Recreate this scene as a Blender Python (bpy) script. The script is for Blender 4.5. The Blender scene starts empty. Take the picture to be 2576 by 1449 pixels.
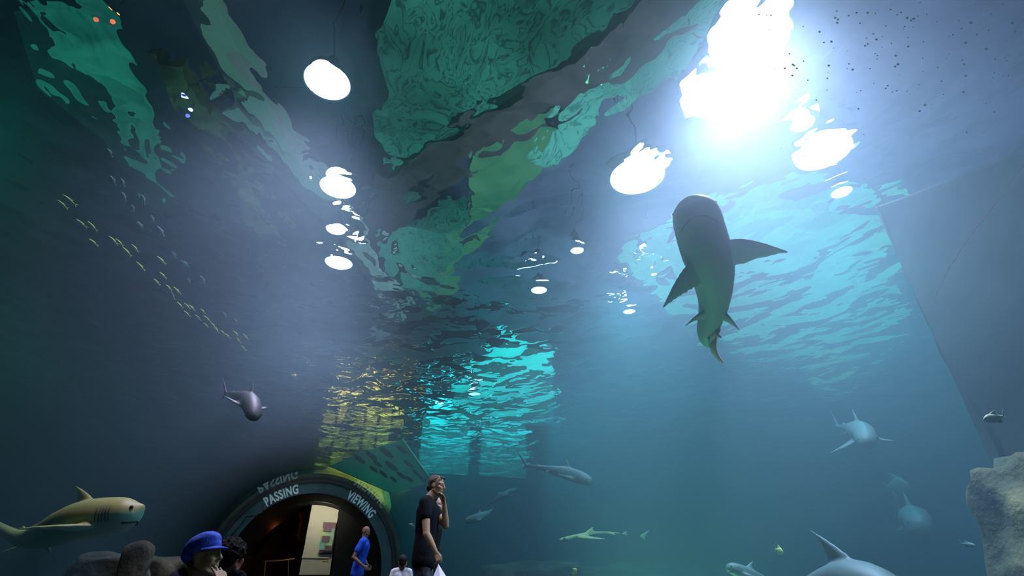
import bpy, bmesh, math, random
import numpy as np
from mathutils import Vector, Matrix, noise
random.seed(7)
R = math.radians
SC = bpy.context.scene
COL = SC.collection

# ------------------------------------------------------------------ camera, light, exposure
FPX, PITCH, HEAD = 1250.0, R(29.6), R(19.5)
CAM = Vector((0.18, 0.0, 0.8))
cd = bpy.data.cameras.new('camera'); cam = bpy.data.objects.new('camera', cd); COL.objects.link(cam)
cd.sensor_width = 36.0; cd.lens = 36.0 * FPX / 2576.0; cd.clip_start = 0.05; cd.clip_end = 300
cam.location = CAM; cam.rotation_euler = (R(90) + PITCH, 0, -HEAD)
SC.camera = cam
SC.view_settings.view_transform = 'Standard'
SC.view_settings.look = 'None'
SC.view_settings.exposure = 0.3
SC.view_settings.gamma = 1.0
SC.view_settings.use_curve_mapping = False
cy = SC.cycles
cy.use_denoising = True
cy.max_bounces = 5; cy.diffuse_bounces = 2; cy.glossy_bounces = 3; cy.transmission_bounces = 4
cy.transparent_max_bounces = 12; cy.volume_bounces = 0
cy.caustics_reflective = False; cy.caustics_refractive = True
cy.sample_clamp_indirect = 3.0; cy.sample_clamp_direct = 60.0
cy.use_adaptive_sampling = True; cy.adaptive_threshold = 0.02

FH = Vector((math.sin(HEAD), math.cos(HEAD), 0)); UPV = Vector((0, 0, 1))
FWD = FH * math.cos(PITCH) + UPV * math.sin(PITCH)
RT = Vector((math.cos(HEAD), -math.sin(HEAD), 0)); UU = RT.cross(FWD)
ZS = 5.2          # height of the water surface
NI = 1.035
def ray(px, py):
    return (FWD * FPX + RT * (px - 1288) + UU * (724.5 - py)).normalized()
def at(px, py, d):            # the place seen in a direction, d metres away
    return CAM + ray(px, py) * d
def on_y(px, py, y):
    d = ray(px, py); return CAM + d * ((y - CAM.y) / d.y)
def on_z(px, py, z):
    d = ray(px, py); return CAM + d * ((z - CAM.z) / d.z)
def above(px, py, z):         # through the water surface to the height z in the hall above
    d = ray(px, py); p = CAM + d * ((ZS - CAM.z) / d.z)
    h = math.hypot(d.x, d.y); s = min(h * NI, 0.999); c = math.sqrt(1 - s * s)
    q = Vector((d.x / h * s, d.y / h * s, c)); return p + q * ((z - ZS) / c)

world = bpy.data.worlds.new('world'); SC.world = world; world.use_nodes = True
world.node_tree.nodes['Background'].inputs[0].default_value = (0.01, 0.02, 0.03, 1)
world.node_tree.nodes['Background'].inputs[1].default_value = 0.1

def lamp(name, kind, loc, energy, color, target=None, **kw):
    d = bpy.data.lights.new(name, kind); d.energy = energy; d.color = color
    for k, v in kw.items(): setattr(d, k, v)
    o = bpy.data.objects.new(name, d); COL.objects.link(o); o.location = loc
    if target is not None:
        o.rotation_euler = (Vector(target) - Vector(loc)).to_track_quat('-Z', 'Y').to_euler()
    return o
LAMP_Z = 7.6
VIOL = (1.18, .67, 1.02)
# pixel, spot power, lens radius, lens strength
HALL_LAMPS = [((828, 190), 18000, .36, 60), ((855, 450), 14000, .36, 60), ((858, 632), 12000, .34, 50), ((850, 552), 8000, .22, 50),
              ((1878, 95), 36000, .56, 90), ((1785, 222), 28000, .48, 90), ((1600, 425), 28000, .54, 90),
              ((1355, 700), 8000, .22, 80), ((2060, 360), 9000, .50, 40), ((1195, 955), 2000, .20, 60),
              ((1262, 872), 0, .12, 60), ((1450, 605), 0, .16, 60), ((1578, 748), 0, .18, 60), ((2105, 455), 0, .20, 60), ((2010, 290), 0, .20, 60), ((1110, 975), 0, .10, 60), ((1640, 660), 0, .08, 60)]  # entries without power are bare glowing lenses added as lamp glints


# ------------------------------------------------------------------ helpers
def tag(o, label=None, cat=None, group=None, kind=None):
    if label: o['label'] = label
    if cat: o['category'] = cat
    if group: o['group'] = group
    if kind: o['kind'] = kind
    return o
def link(name, me, mat=None, parent=None):
    o = bpy.data.objects.new(name, me); COL.objects.link(o)
    if mat: me.materials.append(mat)
    if parent: o.parent = parent
    return o
def empty(name, loc, rot=None):
    o = bpy.data.objects.new(name, None); COL.objects.link(o); o.location = loc
    if rot: o.rotation_euler = rot
    o.empty_display_size = .2
    return o
def mesh(name, vs, fs, mat=None, parent=None, smooth=True):
    me = bpy.data.meshes.new(name); me.from_pydata([tuple(v) for v in vs], [], fs); me.update()
    if smooth: me.polygons.foreach_set('use_smooth', [True] * len(me.polygons))
    return link(name, me, mat, parent)
def from_bm(name, bm, mat=None, parent=None, smooth=True):
    me = bpy.data.meshes.new(name); bmesh.ops.recalc_face_normals(bm, faces=bm.faces); bm.to_mesh(me); bm.free()
    if smooth: me.polygons.foreach_set('use_smooth', [True] * len(me.polygons))
    return link(name, me, mat, parent)
def box_bm(bm, lo, hi, M=None):
    vs = [bm.verts.new(Vector((x, y, z)) if M is None else M @ Vector((x, y, z)))
          for x in (lo[0], hi[0]) for y in (lo[1], hi[1]) for z in (lo[2], hi[2])]
    for f in ((0, 1, 3, 2), (4, 6, 7, 5), (0, 4, 5, 1), (2, 3, 7, 6), (0, 2, 6, 4), (1, 5, 7, 3)):
        bm.faces.new([vs[i] for i in f])
def box(name, lo, hi, mat=None, parent=None, bevel=0):
    bm = bmesh.new(); box_bm(bm, lo, hi)
    if bevel: bmesh.ops.bevel(bm, geom=bm.edges[:], offset=bevel, segments=2, affect='EDGES')
    return from_bm(name, bm, mat, parent, smooth=False)
def tube_geo(pts, rad, n=8, closed_ends=True):
    """verts, faces of a tube through pts; rad a number or a list of (ra, rb) / numbers"""
    pts = [Vector(p) for p in pts]; vs, fs = [], []
    prev = None
    for i, p in enumerate(pts):
        t = (pts[min(i + 1, len(pts) - 1)] - pts[max(i - 1, 0)]).normalized()
        if prev is None:
            a = Vector((0, 0, 1)) if abs(t.z) < .9 else Vector((1, 0, 0)); u = t.cross(a).normalized()
        else: u = (prev - t * prev.dot(t)).normalized()
        prev = u; v = t.cross(u); r = rad[i] if isinstance(rad, (list, tuple)) else rad
        for k in range(n):
            a = 2 * math.pi * k / n; vs.append(p + (u * math.cos(a) + v * math.sin(a)) * r)
    m = len(pts)
    for i in range(m - 1):
        for k in range(n):
            fs.append((i * n + k, i * n + (k + 1) % n, (i + 1) * n + (k + 1) % n, (i + 1) * n + k))
    if closed_ends:
        fs.append(tuple(reversed(range(n)))); fs.append(tuple(range((m - 1) * n, m * n)))
    return vs, fs
def tube(name, pts, rad, mat=None, parent=None, n=8):
    vs, fs = tube_geo(pts, rad, n); return mesh(name, vs, fs, mat, parent)
def slab(name, pts, thick, mat=None, parent=None, up=(0, 0, 1)):
    """a plate: polygon pts extruded by thick along up"""
    up = Vector(up) * thick; n = len(pts); pts = [Vector(p) for p in pts]
    vs = pts + [p + up for p in pts]
    fs = [tuple(range(n)), tuple(reversed(range(n, 2 * n)))] + [(i, i + n, (i + 1) % n + n, (i + 1) % n) for i in range(n)]
    return mesh(name, vs, fs, mat, parent, smooth=False)
def lerp(a, b, t): return a + (b - a) * t
def interp(tab, s):
    for (a, u), (b, v) in zip(tab, tab[1:]):
        if s <= b:
            t = (s - a) / (b - a) if b > a else 0; return u + (v - u) * t
    return tab[-1][1]
def catmull(P, n):
    P = [Vector(p) for p in P]; out = []; m = len(P) - 1
    for i in range(n + 1):
        t = i / n * m; k = min(int(t), m - 1); f = t - k
        p0, p1, p2, p3 = P[max(k - 1, 0)], P[k], P[k + 1], P[min(k + 2, m)]
        out.append(.5 * ((2 * p1) + (p2 - p0) * f + (2 * p0 - 5 * p1 + 4 * p2 - p3) * f * f + (3 * p1 - p0 - 3 * p2 + p3) * f ** 3))
    return out

# ------------------------------------------------------------------ materials
def mat_new(name):
    m = bpy.data.materials.new(name); m.use_nodes = True; nt = m.node_tree; nt.nodes.clear()
    out = nt.nodes.new('ShaderNodeOutputMaterial'); return m, nt, out
def N(nt, t, **kw):
    n = nt.nodes.new(t)
    for k, v in kw.items():
        if k in n.inputs and not hasattr(n, k): n.inputs[k].default_value = v
        elif hasattr(n, k): setattr(n, k, v)
    return n
def c4(c): return (c[0], c[1], c[2], 1)
def mottled(name, c1, c2, scale=4, rough=.6, bump=.3, detail=6, spec=.3, metal=0, dist=.02, c3=None):
    m, nt, out = mat_new(name)
    tc = N(nt, 'ShaderNodeTexCoord'); nz = N(nt, 'ShaderNodeTexNoise'); nz.inputs['Scale'].default_value = scale; nz.inputs['Detail'].default_value = detail
    nt.links.new(tc.outputs['Object'], nz.inputs['Vector'])
    cr = N(nt, 'ShaderNodeValToRGB'); cr.color_ramp.elements[0].color = c4(c1); cr.color_ramp.elements[1].color = c4(c2)
    cr.color_ramp.elements[0].position = .35; cr.color_ramp.elements[1].position = .68
    if c3: e = cr.color_ramp.elements.new(.5); e.color = c4(c3)
    nt.links.new(nz.outputs['Fac'], cr.inputs['Fac'])
    b = N(nt, 'ShaderNodeBsdfPrincipled'); b.inputs['Roughness'].default_value = rough; b.inputs['Specular IOR Level'].default_value = spec
    b.inputs['Metallic'].default_value = metal
    nt.links.new(cr.outputs['Color'], b.inputs['Base Color'])
    if bump:
        bp = N(nt, 'ShaderNodeBump'); bp.inputs['Strength'].default_value = bump; bp.inputs['Distance'].default_value = dist
        nt.links.new(nz.outputs['Fac'], bp.inputs['Height']); nt.links.new(bp.outputs['Normal'], b.inputs['Normal'])
    nt.links.new(b.outputs['BSDF'], out.inputs['Surface'])
    return m
def emis(name, c, s, c2=None, scale=1.0):
    m, nt, out = mat_new(name); e = N(nt, 'ShaderNodeEmission'); e.inputs['Strength'].default_value = s
    e.inputs['Color'].default_value = c4(c)
    if c2:
        tc = N(nt, 'ShaderNodeTexCoord'); nz = N(nt, 'ShaderNodeTexNoise'); nz.inputs['Scale'].default_value = scale; nz.inputs['Detail'].default_value = 5
        nt.links.new(tc.outputs['Object'], nz.inputs['Vector'])
        cr = N(nt, 'ShaderNodeValToRGB'); cr.color_ramp.elements[0].color = c4(c); cr.color_ramp.elements[1].color = c4(c2)
        cr.color_ramp.elements[0].position = .35; cr.color_ramp.elements[1].position = .65
        nt.links.new(nz.outputs['Fac'], cr.inputs['Fac']); nt.links.new(cr.outputs['Color'], e.inputs['Color'])
    nt.links.new(e.outputs[0], out.inputs['Surface']); return m

M = {}
M['ceiling'] = mottled('hall ceiling paint', (.05, .06, .09), (.15, .16, .21), .5, .9, .1)
M['steel'] = mottled('dark painted steel', (.05, .05, .055), (.09, .09, .10), 6, .5, .1)
M['cream'] = mottled('cream painted steel', (.70, .74, .50), (.80, .84, .66), 3, .6, .1)
M['brown_beam'] = mottled('brown stained beam', (.045, .05, .035), (.11, .10, .08), 2, .8, .2)
M['olive_beam'] = mottled('olive tan beam', (.10, .11, .06), (.42, .40, .18), 1.6, .7, .2)
M['gold'] = mottled('ochre plaster', (.55, .36, .10), (.75, .55, .22), 1.2, .8, .2)
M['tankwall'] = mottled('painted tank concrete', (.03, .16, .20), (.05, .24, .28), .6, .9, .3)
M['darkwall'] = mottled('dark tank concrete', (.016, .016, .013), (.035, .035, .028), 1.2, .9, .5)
M['seabed'] = mottled('seabed gravel', (.14, .14, .10), (.26, .25, .18), 3, .95, .6)
M['lens'] = emis('lamp lens', (.80, .82, 1), 60)
M['glow_green'] = emis('green rooflight', (.004, .07, .06), .8, (.03, .25, .18), .7)  # emission colours imitate the patches of light on the water
M['glow_teal'] = emis('teal rooflight', (.02, .26, .20), 1.0, (.10, .56, .42), .5)
M['glow_cyan'] = emis('cyan rooflight', (.0, .55, .6), 6.0, (.0, .75, .8), .8)
M['cream_light'] = emis('pale yellow patch', (.5, .55, .3), .9)
def contour(name, ca, cb, st, sc=1.2, rep=9):  # wavy caustic lines of light painted into the emission
    m = emis(name, ca, st); nt = m.node_tree; e = [n for n in nt.nodes if n.type == 'EMISSION'][0]
    tc = N(nt, 'ShaderNodeTexCoord'); nz = N(nt, 'ShaderNodeTexNoise'); nz.inputs['Scale'].default_value = sc; nz.inputs['Detail'].default_value = 3; nz.inputs['Distortion'].default_value = 1.2
    mp = N(nt, 'ShaderNodeMapping'); mp.inputs['Scale'].default_value = (1.6, .7, 1); nt.links.new(tc.outputs['Object'], mp.inputs['Vector']); nt.links.new(mp.outputs[0], nz.inputs['Vector'])
    ml = N(nt, 'ShaderNodeMath'); ml.operation = 'MULTIPLY'; ml.inputs[1].default_value = rep; pg = N(nt, 'ShaderNodeMath'); pg.operation = 'PINGPONG'; pg.inputs[1].default_value = .5
    nt.links.new(nz.outputs['Fac'], ml.inputs[0]); nt.links.new(ml.outputs[0], pg.inputs[0])
    cr = N(nt, 'ShaderNodeValToRGB'); cr.color_ramp.elements[0].color = c4(ca); cr.color_ramp.elements[1].color = c4(cb); cr.color_ramp.elements[0].position = .02; cr.color_ramp.elements[1].position = .22
    nt.links.new(pg.outputs[0], cr.inputs['Fac'])
    n2 = N(nt, 'ShaderNodeTexNoise'); n2.inputs['Scale'].default_value = .35; nt.links.new(tc.outputs['Object'], n2.inputs['Vector'])
    r2 = N(nt, 'ShaderNodeMapRange'); r2.inputs['From Min'].default_value = .35; r2.inputs['From Max'].default_value = .65; r2.inputs['To Min'].default_value = .35; r2.inputs['To Max'].default_value = 1.1; nt.links.new(n2.outputs['Fac'], r2.inputs['Value'])
    mm = N(nt, 'ShaderNodeMath'); mm.operation = 'MULTIPLY'; mm.inputs[1].default_value = st; nt.links.new(r2.outputs[0], mm.inputs[0]); nt.links.new(mm.outputs[0], e.inputs['Strength'])
    nt.links.new(cr.outputs['Color'], e.inputs['Color']); return m
M['contour'] = contour('etched green rooflight', (.015, .07, .07), (.04, .20, .16), 1.0)
M['contour_teal'] = contour('etched turquoise rooflight', (.05, .20, .20), (.12, .42, .38), .9)
M['wedge'] = emis('pale green rooflight', (.04, .15, .09), .9, (.09, .24, .14), .9)

# water surface: clear below a rippled skin; mirrors at low angles as water seen from below does
m, nt, out = mat_new('rippled water surface')
tc = N(nt, 'ShaderNodeTexCoord')
def bump_noise(scale, stretch, strength, dist, detail, seed, prev=None):
    mp = N(nt, 'ShaderNodeMapping'); mp.inputs['Scale'].default_value = stretch; mp.inputs['Location'].default_value = (seed, seed, 0)
    mp.inputs['Rotation'].default_value = (0, 0, R(25))
    nz = N(nt, 'ShaderNodeTexNoise'); nz.inputs['Scale'].default_value = scale; nz.inputs['Detail'].default_value = detail; nz.inputs['Roughness'].default_value = .45
    nz.inputs['Distortion'].default_value = .6
    bp = N(nt, 'ShaderNodeBump'); bp.inputs['Strength'].default_value = strength; bp.inputs['Distance'].default_value = dist
    nt.links.new(tc.outputs['Object'], mp.inputs['Vector']); nt.links.new(mp.outputs['Vector'], nz.inputs['Vector'])
    nt.links.new(nz.outputs['Fac'], bp.inputs['Height'])
    if prev: nt.links.new(prev.outputs['Normal'], bp.inputs['Normal'])
    return bp
b1 = bump_noise(1.1, (1, .8, 1), 1.0, 1.2, 1.4, 3)
b2 = bump_noise(3.2, (1, .8, 1), 1.0, .15, 1.2, 8, b1)
g1 = bump_noise(1.6, (1, .8, 1), 1.0, .065, 2, 5)
g2 = bump_noise(5.0, (1, .8, 1), 1.0, .010, 1, 9, g1)
rf = N(nt, 'ShaderNodeBsdfRefraction'); rf.inputs['IOR'].default_value = NI; rf.inputs['Roughness'].default_value = 0
rf.inputs['Color'].default_value = (.93, 1, 1, 1)
nt.links.new(b2.outputs['Normal'], rf.inputs['Normal'])
gl = N(nt, 'ShaderNodeBsdfGlossy'); gl.inputs['Roughness'].default_value = 0.0; gl.inputs['Color'].default_value = (.95, 1, 1, 1)
nt.links.new(g2.outputs['Normal'], gl.inputs['Normal'])
tr = N(nt, 'ShaderNodeBsdfTransparent')
lw = N(nt, 'ShaderNodeLayerWeight'); lw.inputs['Blend'].default_value = .5
nt.links.new(g2.outputs['Normal'], lw.inputs['Normal'])
cr = N(nt, 'ShaderNodeValToRGB'); e = cr.color_ramp.elements
e[0].position = .45; e[0].color = (.03, .03, .03, 1); e[1].position = .86; e[1].color = (.97, .97, .97, 1)
e2 = e.new(.68); e2.color = (.15, .15, .15, 1)
nt.links.new(lw.outputs['Facing'], cr.inputs['Fac'])
mx = N(nt, 'ShaderNodeMixShader'); nt.links.new(cr.outputs['Color'], mx.inputs[0])
nt.links.new(rf.outputs[0], mx.inputs[1]); nt.links.new(gl.outputs[0], mx.inputs[2])
mx2 = N(nt, 'ShaderNodeMixShader'); mx2.inputs[0].default_value = .10
nt.links.new(mx.outputs[0], mx2.inputs[1]); nt.links.new(tr.outputs[0], mx2.inputs[2])
nt.links.new(mx2.outputs[0], out.inputs['Surface'])
M['surface'] = m

m, nt, out = mat_new('tank water')
vs_ = N(nt, 'ShaderNodeVolumeScatter'); vs_.inputs['Color'].default_value = (.10, .86, .93, 1); vs_.inputs['Density'].default_value = .045; vs_.inputs['Anisotropy'].default_value = .35
vf_ = N(nt, 'ShaderNodeVolumeScatter'); vf_.inputs['Color'].default_value = (1, .88, 1, 1); vf_.inputs['Density'].default_value = .055; vf_.inputs['Anisotropy'].default_value = .86
va = N(nt, 'ShaderNodeVolumeAbsorption'); va.inputs['Color'].default_value = (.0, .80, .84, 1); va.inputs['Density'].default_value = .20
ad = N(nt, 'ShaderNodeAddShader'); nt.links.new(vs_.outputs[0], ad.inputs[0]); nt.links.new(va.outputs[0], ad.inputs[1])
ad2 = N(nt, 'ShaderNodeAddShader'); nt.links.new(ad.outputs[0], ad2.inputs[0]); nt.links.new(vf_.outputs[0], ad2.inputs[1])
nt.links.new(ad2.outputs[0], out.inputs['Volume'])
M['water'] = m
m, nt, out = mat_new('clear acrylic'); t_ = N(nt, 'ShaderNodeBsdfTransparent'); t_.inputs[0].default_value = (.985, .995, 1, 1); nt.links.new(t_.outputs[0], out.inputs['Surface'])
M['acrylic'] = m
m, nt, out = mat_new('reflecting acrylic'); t_ = N(nt, 'ShaderNodeBsdfTransparent'); g_ = N(nt, 'ShaderNodeBsdfGlossy'); g_.inputs['Roughness'].default_value = .01
fr = N(nt, 'ShaderNodeFresnel'); fr.inputs['IOR'].default_value = 1.5; mx = N(nt, 'ShaderNodeMixShader')
nt.links.new(fr.outputs[0], mx.inputs[0]); nt.links.new(t_.outputs[0], mx.inputs[1]); nt.links.new(g_.outputs[0], mx.inputs[2]); nt.links.new(mx.outputs[0], out.inputs['Surface'])
M['acrylic_shine'] = m

# ------------------------------------------------------------------ the setting
VX, VZ, VR = .07, .72, 2.08     # tunnel axis and radius
YP = 14.2                       # portal
def vault_ring(y, r=VR, n=48, a0=-8, a1=188):
    return [Vector((VX + r * math.cos(R(lerp(a0, a1, k / n))), y, VZ + r * math.sin(R(lerp(a0, a1, k / n))))) for k in range(n + 1)]
def vault(name, ys, mat, r=VR):
    vs, fs = [], []; n = 48
    for y in ys: vs += vault_ring(y, r, n)
    for i in range(len(ys) - 1):
        for k in range(n): a = i * (n + 1) + k; fs.append((a, a + 1, a + n + 2, a + n + 1))
    return mesh(name, vs, fs, mat)
o = vault('tunnel_vault', [-5, 0, 4, 8, 12.75], M['acrylic']); tag(o, kind='structure')
o = vault('tunnel_vault_end', [12.75, 14.2], M['acrylic_shine']); tag(o, kind='structure')
# tunnel floor
tag(box('floor', (VX - 2.3, -5, -.25), (VX + 2.3, 22, 0), mottled('tunnel carpet', (.02, .022, .025), (.04, .04, .045), 20, .95, .3)), kind='structure')
for s, nm in ((-1, 'left'), (1, 'right')):
    x = VX + s * 2.13
    tag(box('trim_' + nm, (min(x, x + s * .17), -5, 0), (max(x, x + s * .17), 14.2, .45), M['steel']), kind='structure')
# tank shell
TX0, TX1, TY0, TY1, TZ0 = -13, 17, -6, 27, -2.0
tag(box('floor_tank', (TX0, TY0, TZ0 - .2), (TX1, TY1, TZ0), M['seabed']), kind='structure')
tag(box('wall_back', (TX0, TY1, TZ0), (TX1, TY1 + .3, ZS), M['tankwall']), kind='structure')
tag(box('wall_left', (TX0 - .3, TY0, TZ0), (TX0, TY1, ZS), M['tankwall']), kind='structure')
tag(box('wall_right', (TX1, TY0, TZ0), (TX1 + .3, TY1, ZS), M['tankwall']), kind='structure')
tag(box('wall_front', (TX0, TY0 - .3, TZ0), (TX1, TY0, ZS), M['tankwall']), kind='structure')
# right hand wall pier whose corner shows in the picture
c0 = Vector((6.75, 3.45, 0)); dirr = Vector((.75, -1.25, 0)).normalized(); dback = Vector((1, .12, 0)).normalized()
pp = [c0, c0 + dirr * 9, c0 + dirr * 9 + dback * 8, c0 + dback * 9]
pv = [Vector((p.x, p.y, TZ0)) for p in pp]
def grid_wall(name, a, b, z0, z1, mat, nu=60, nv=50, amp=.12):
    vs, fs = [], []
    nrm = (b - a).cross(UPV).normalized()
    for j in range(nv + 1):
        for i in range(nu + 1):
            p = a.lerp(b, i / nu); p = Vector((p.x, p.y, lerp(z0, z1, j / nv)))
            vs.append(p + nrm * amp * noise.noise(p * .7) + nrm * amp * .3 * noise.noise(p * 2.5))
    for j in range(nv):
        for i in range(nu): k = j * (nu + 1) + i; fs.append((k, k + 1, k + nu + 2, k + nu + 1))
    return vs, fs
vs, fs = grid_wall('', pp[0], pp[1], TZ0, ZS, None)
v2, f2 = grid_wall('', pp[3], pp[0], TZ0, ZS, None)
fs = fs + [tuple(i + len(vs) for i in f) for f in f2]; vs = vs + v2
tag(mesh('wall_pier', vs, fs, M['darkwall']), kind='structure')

# water volume with the tunnel cut out of it
bm = bmesh.new(); e_ = .02
box_bm(bm, (TX0 + e_, TY0 + e_, TZ0 + e_), (TX1 - e_, TY1 - e_, ZS - .01))
bmesh.ops.recalc_face_normals(bm, faces=bm.faces)
def prism(bm, prof, y0, y1, flip):
    a = [bm.verts.new((p.x, y0, p.z)) for p in prof]; b = [bm.verts.new((p.x, y1, p.z)) for p in prof]; n = len(prof); fl = []
    for i in range(n): fl.append(bm.faces.new((a[i], a[(i + 1) % n], b[(i + 1) % n], b[i])))
    fl.append(bm.faces.new(list(reversed(a)))); fl.append(bm.faces.new(b))
    bmesh.ops.recalc_face_normals(bm, faces=fl)
    if flip: bmesh.ops.reverse_faces(bm, faces=fl)
prof = vault_ring(0, VR + .03, 48); prof = prof + [Vector((VX - VR - .1, 0, -.3)), Vector((VX + VR + .1, 0, -.3))]
prism(bm, prof, -5.2, 23, True)
me = bpy.data.meshes.new('tank_water'); bm.to_mesh(me); bm.free()
tag(link('tank_water', me, M['water']), 'blue green water filling the whole shark tank', 'water', kind='stuff')

# water surface, a wavy sheet
nx, ny = 200, 220; vs, fs = [], []
for j in range(ny + 1):
    for i in range(nx + 1):
        x = lerp(TX0, TX1, i / nx); y = lerp(TY0, TY1, j / ny)
        z = .035 * noise.noise(Vector((x * .8, y * .6, 0))) + .012 * noise.noise(Vector((x * 2.3, y * 1.8, 4)))
        vs.append((x, y, ZS + z))
for j in range(ny):
    for i in range(nx): k = j * (nx + 1) + i; fs.append((k, k + 1, k + nx + 2, k + nx + 1))
tag(mesh('water_surface', vs, fs, M['surface']), 'rippled underside of the tank water surface overhead', 'water surface', kind='stuff')

# hall above the tank
HZ = 9.6
tag(box('ceiling', (-30, -9, HZ), (60, 80, HZ + .2), M['ceiling']), kind='structure')
for nm, lo, hi in (('hall_back', (-30, 80, ZS), (60, 80.2, HZ)), ('hall_left', (-30.2, -9, ZS), (-30, 80, HZ)), ('hall_right', (60, -9, ZS), (60.2, 80, HZ)), ('hall_front', (-30, -9.2, ZS), (60, -9, HZ))):
    tag(box('wall_' + nm, lo, hi, M['ceiling']), kind='structure')
# hall lamps
def hall_lamp(px, power, rad, strength, i, label):
    lz = 6.0 if px[1] > 900 else LAMP_Z; p = above(px[0], px[1], lz)
    root = empty('hall_lamp', p)
    tag(root, label, 'lamp', 'lamps above the water')
    bm = bmesh.new(); n = 24
    prof = [(rad * 1.02, -.02), (rad * 1.1, .0), (rad * 1.1, .08), (rad * .5, .30), (rad * .35, .34), (rad * .35, .5), (0.0, .5)]
    rings = [[bm.verts.new((r * math.cos(2 * math.pi * k / n), r * math.sin(2 * math.pi * k / n), z)) for k in range(n)] for r, z in prof[:-1]]
    for a, b in zip(rings, rings[1:]):
        for k in range(n): bm.faces.new((a[k], a[(k + 1) % n], b[(k + 1) % n], b[k]))
    bm.faces.new(rings[-1]); from_bm('housing', bm, M['steel'], root)
    bm = bmesh.new(); bmesh.ops.create_circle(bm, cap_ends=True, segments=32, radius=rad * .98)
    me = bpy.data.meshes.new('lens'); bm.to_mesh(me); bm.free()
    lm = M['lens'] if strength == 60 else emis('lamp lens %d' % strength, (.80, .82, 1), strength)
    link('lens', me, lm, root)
    tube('rod', [(0, 0, .5), (0, 0, HZ - .01 - lz)], .02, M['steel'], root)
    if not power: return
    l = lamp('lamp_beam', 'SPOT', (0, 0, -.06), power, VIOL, spot_size=R(80 if p.x < 1 else 100), spot_blend=1.0, shadow_soft_size=rad * .8)
    l.parent = root
LL = ['round white lamp glaring over the left row, topmost', 'white lamp in the left row, second from the top', 'lowest blazing lamp of the left row above the arch', 'smaller lamp squeezed between the two lower lamps of the left row',
      'huge white lamp glare at the top right, upper one', 'huge white lamp glare at the top right, lower one', 'long white lamp glare above and left of the big shark',
      'small lamp spark at the centre, left of the big shark', 'lamp broken into white ripples right of the large glare', 'small lamp glinting over the cyan patch of water',
      'tiny lamp glint at the upper edge of the cyan patch', 'small lamp glint between the long glare and the centre spark', 'small lamp glint left of the big shark pectoral fin', 'lamp glint below the rippled glare, nearest the right wall', 'lamp glint just above left of the rippled glare', 'tiny lamp glint at the left edge of the cyan patch', 'tiny lamp glint close left of the big shark']
for i, (px, pw, rad, st) in enumerate(HALL_LAMPS): hall_lamp(px, pw, rad, st, i, LL[i])
lamp('hall_fill', 'AREA', (-6, 8, 6.2), 90, (.35, .9, .9), (-6, 8, 9), size=14)  # unseen area lights added to brighten the hall ceiling
lamp('hall_fill', 'AREA', (9, 8, 6.2), 900, (.80, .62, 1), (9, 8, 9), size=14)

def glow_panel(pts, z, mat, label, cat='glowpanel', name='glowpanel', th=.035):  # glowing panels added to stand in for coloured reflections on the water
    o = slab(name, [above(x, y, z) for x, y in pts], th, mat); return tag(o, label, cat)
glow_panel([(1000, -40), (1670, -40), (1530, 110), (1270, 270), (1190, 370), (1010, 480), (950, 330), (950, 120)], 9.2, M['contour'], 'large added green rooflight at the top centre above the water')
glow_panel([(1800, -20), (1900, -20), (1700, 190), (1500, 300), (1380, 420), (1330, 400), (1440, 270), (1600, 150)], 9.06, M['contour_teal'], 'narrow added turquoise rooflight strip along the right side of the brown beam')
glow_panel([(1010, 540), (1170, 480), (1170, 600), (1070, 740), (1010, 700), (980, 610)], 9.12, M['contour'], 'dim added green rooflight left of the wedge shaped one')
glow_panel([(180, 150), (290, 330), (410, 500), (450, 480), (330, 290), (230, 140)], 9.27, M['glow_green'], 'slender added teal rooflight running down below the top left one')
glow_panel([(1180, 420), (1330, 320), (1440, 300), (1340, 430), (1190, 620), (1110, 765), (1050, 750), (1180, 590)], 9.45, M['wedge'], 'added pale green wedge shaped rooflight narrowing toward the arch')
glow_panel([(60, 0), (240, 0), (330, 130), (400, 280), (390, 390), (300, 330), (120, 190)], 9.3, M['glow_green'], 'added teal rooflight at the top left')
glow_panel([(1560, 640), (1880, 490), (2230, 520), (2260, 760), (2150, 860), (1900, 860), (1700, 780)], 8.9, M['glow_teal'], 'broad added turquoise rooflight rippling behind the big shark')
def backlight(name, x0, x1, z0, z1, y, mats, label, nx_, nz_, cat):  # glowing panes added to make the gold and cyan ripples
    g = empty(name, ((x0 + x1) / 2, y, z0)); tag(g, label, cat); w = (x1 - x0) / nx_; h = (z1 - z0) / nz_
    box('frame', (-(x1 - x0) / 2 - .15, .05, -.1), ((x1 - x0) / 2 + .15, .25, HZ - z0), M['steel'], g)
    for i in range(nx_):
        for j in range(nz_): box('pane', (-(x1 - x0) / 2 + i * w + w * .10, 0, j * h + h * .08), (-(x1 - x0) / 2 + (i + 1) * w - w * .10, .05, j * h + h * (.92 if nz_ == 1 else (.45, .92, .6, .85, .92, .5)[i % 6])), mats[(i * 2 + j) % len(mats)], g)
backlight('gold_glowpane', -.6, 4.2, 5.4, 9.58, 31, [emis('golden window', (1, .30, .05), 11, (.4, .10, .01), 1.5), emis('yellow window', (1, .40, .10), 9, (.2, .05, .01), 2)], 'golden lit gallery panes added for the ripples above the arch', 6, 3, 'glowpane')
backlight('cyan_glowpane', 4.9, 12.5, 5.3, 9.58, 31, [M['glow_cyan']], 'bright cyan lit gallery window added for the ripples right of the arch', 2, 1, 'glowpane')
glow_panel([(1130, 1000), (1150, 930), (1270, 835), (1385, 860), (1390, 1000)], 6.4, emis('cyan glow', (.0, .5, .5), 2.6, (.0, .62, .6), 1), 'small cyan glow panel added above the bright cyan gallery window')
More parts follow.
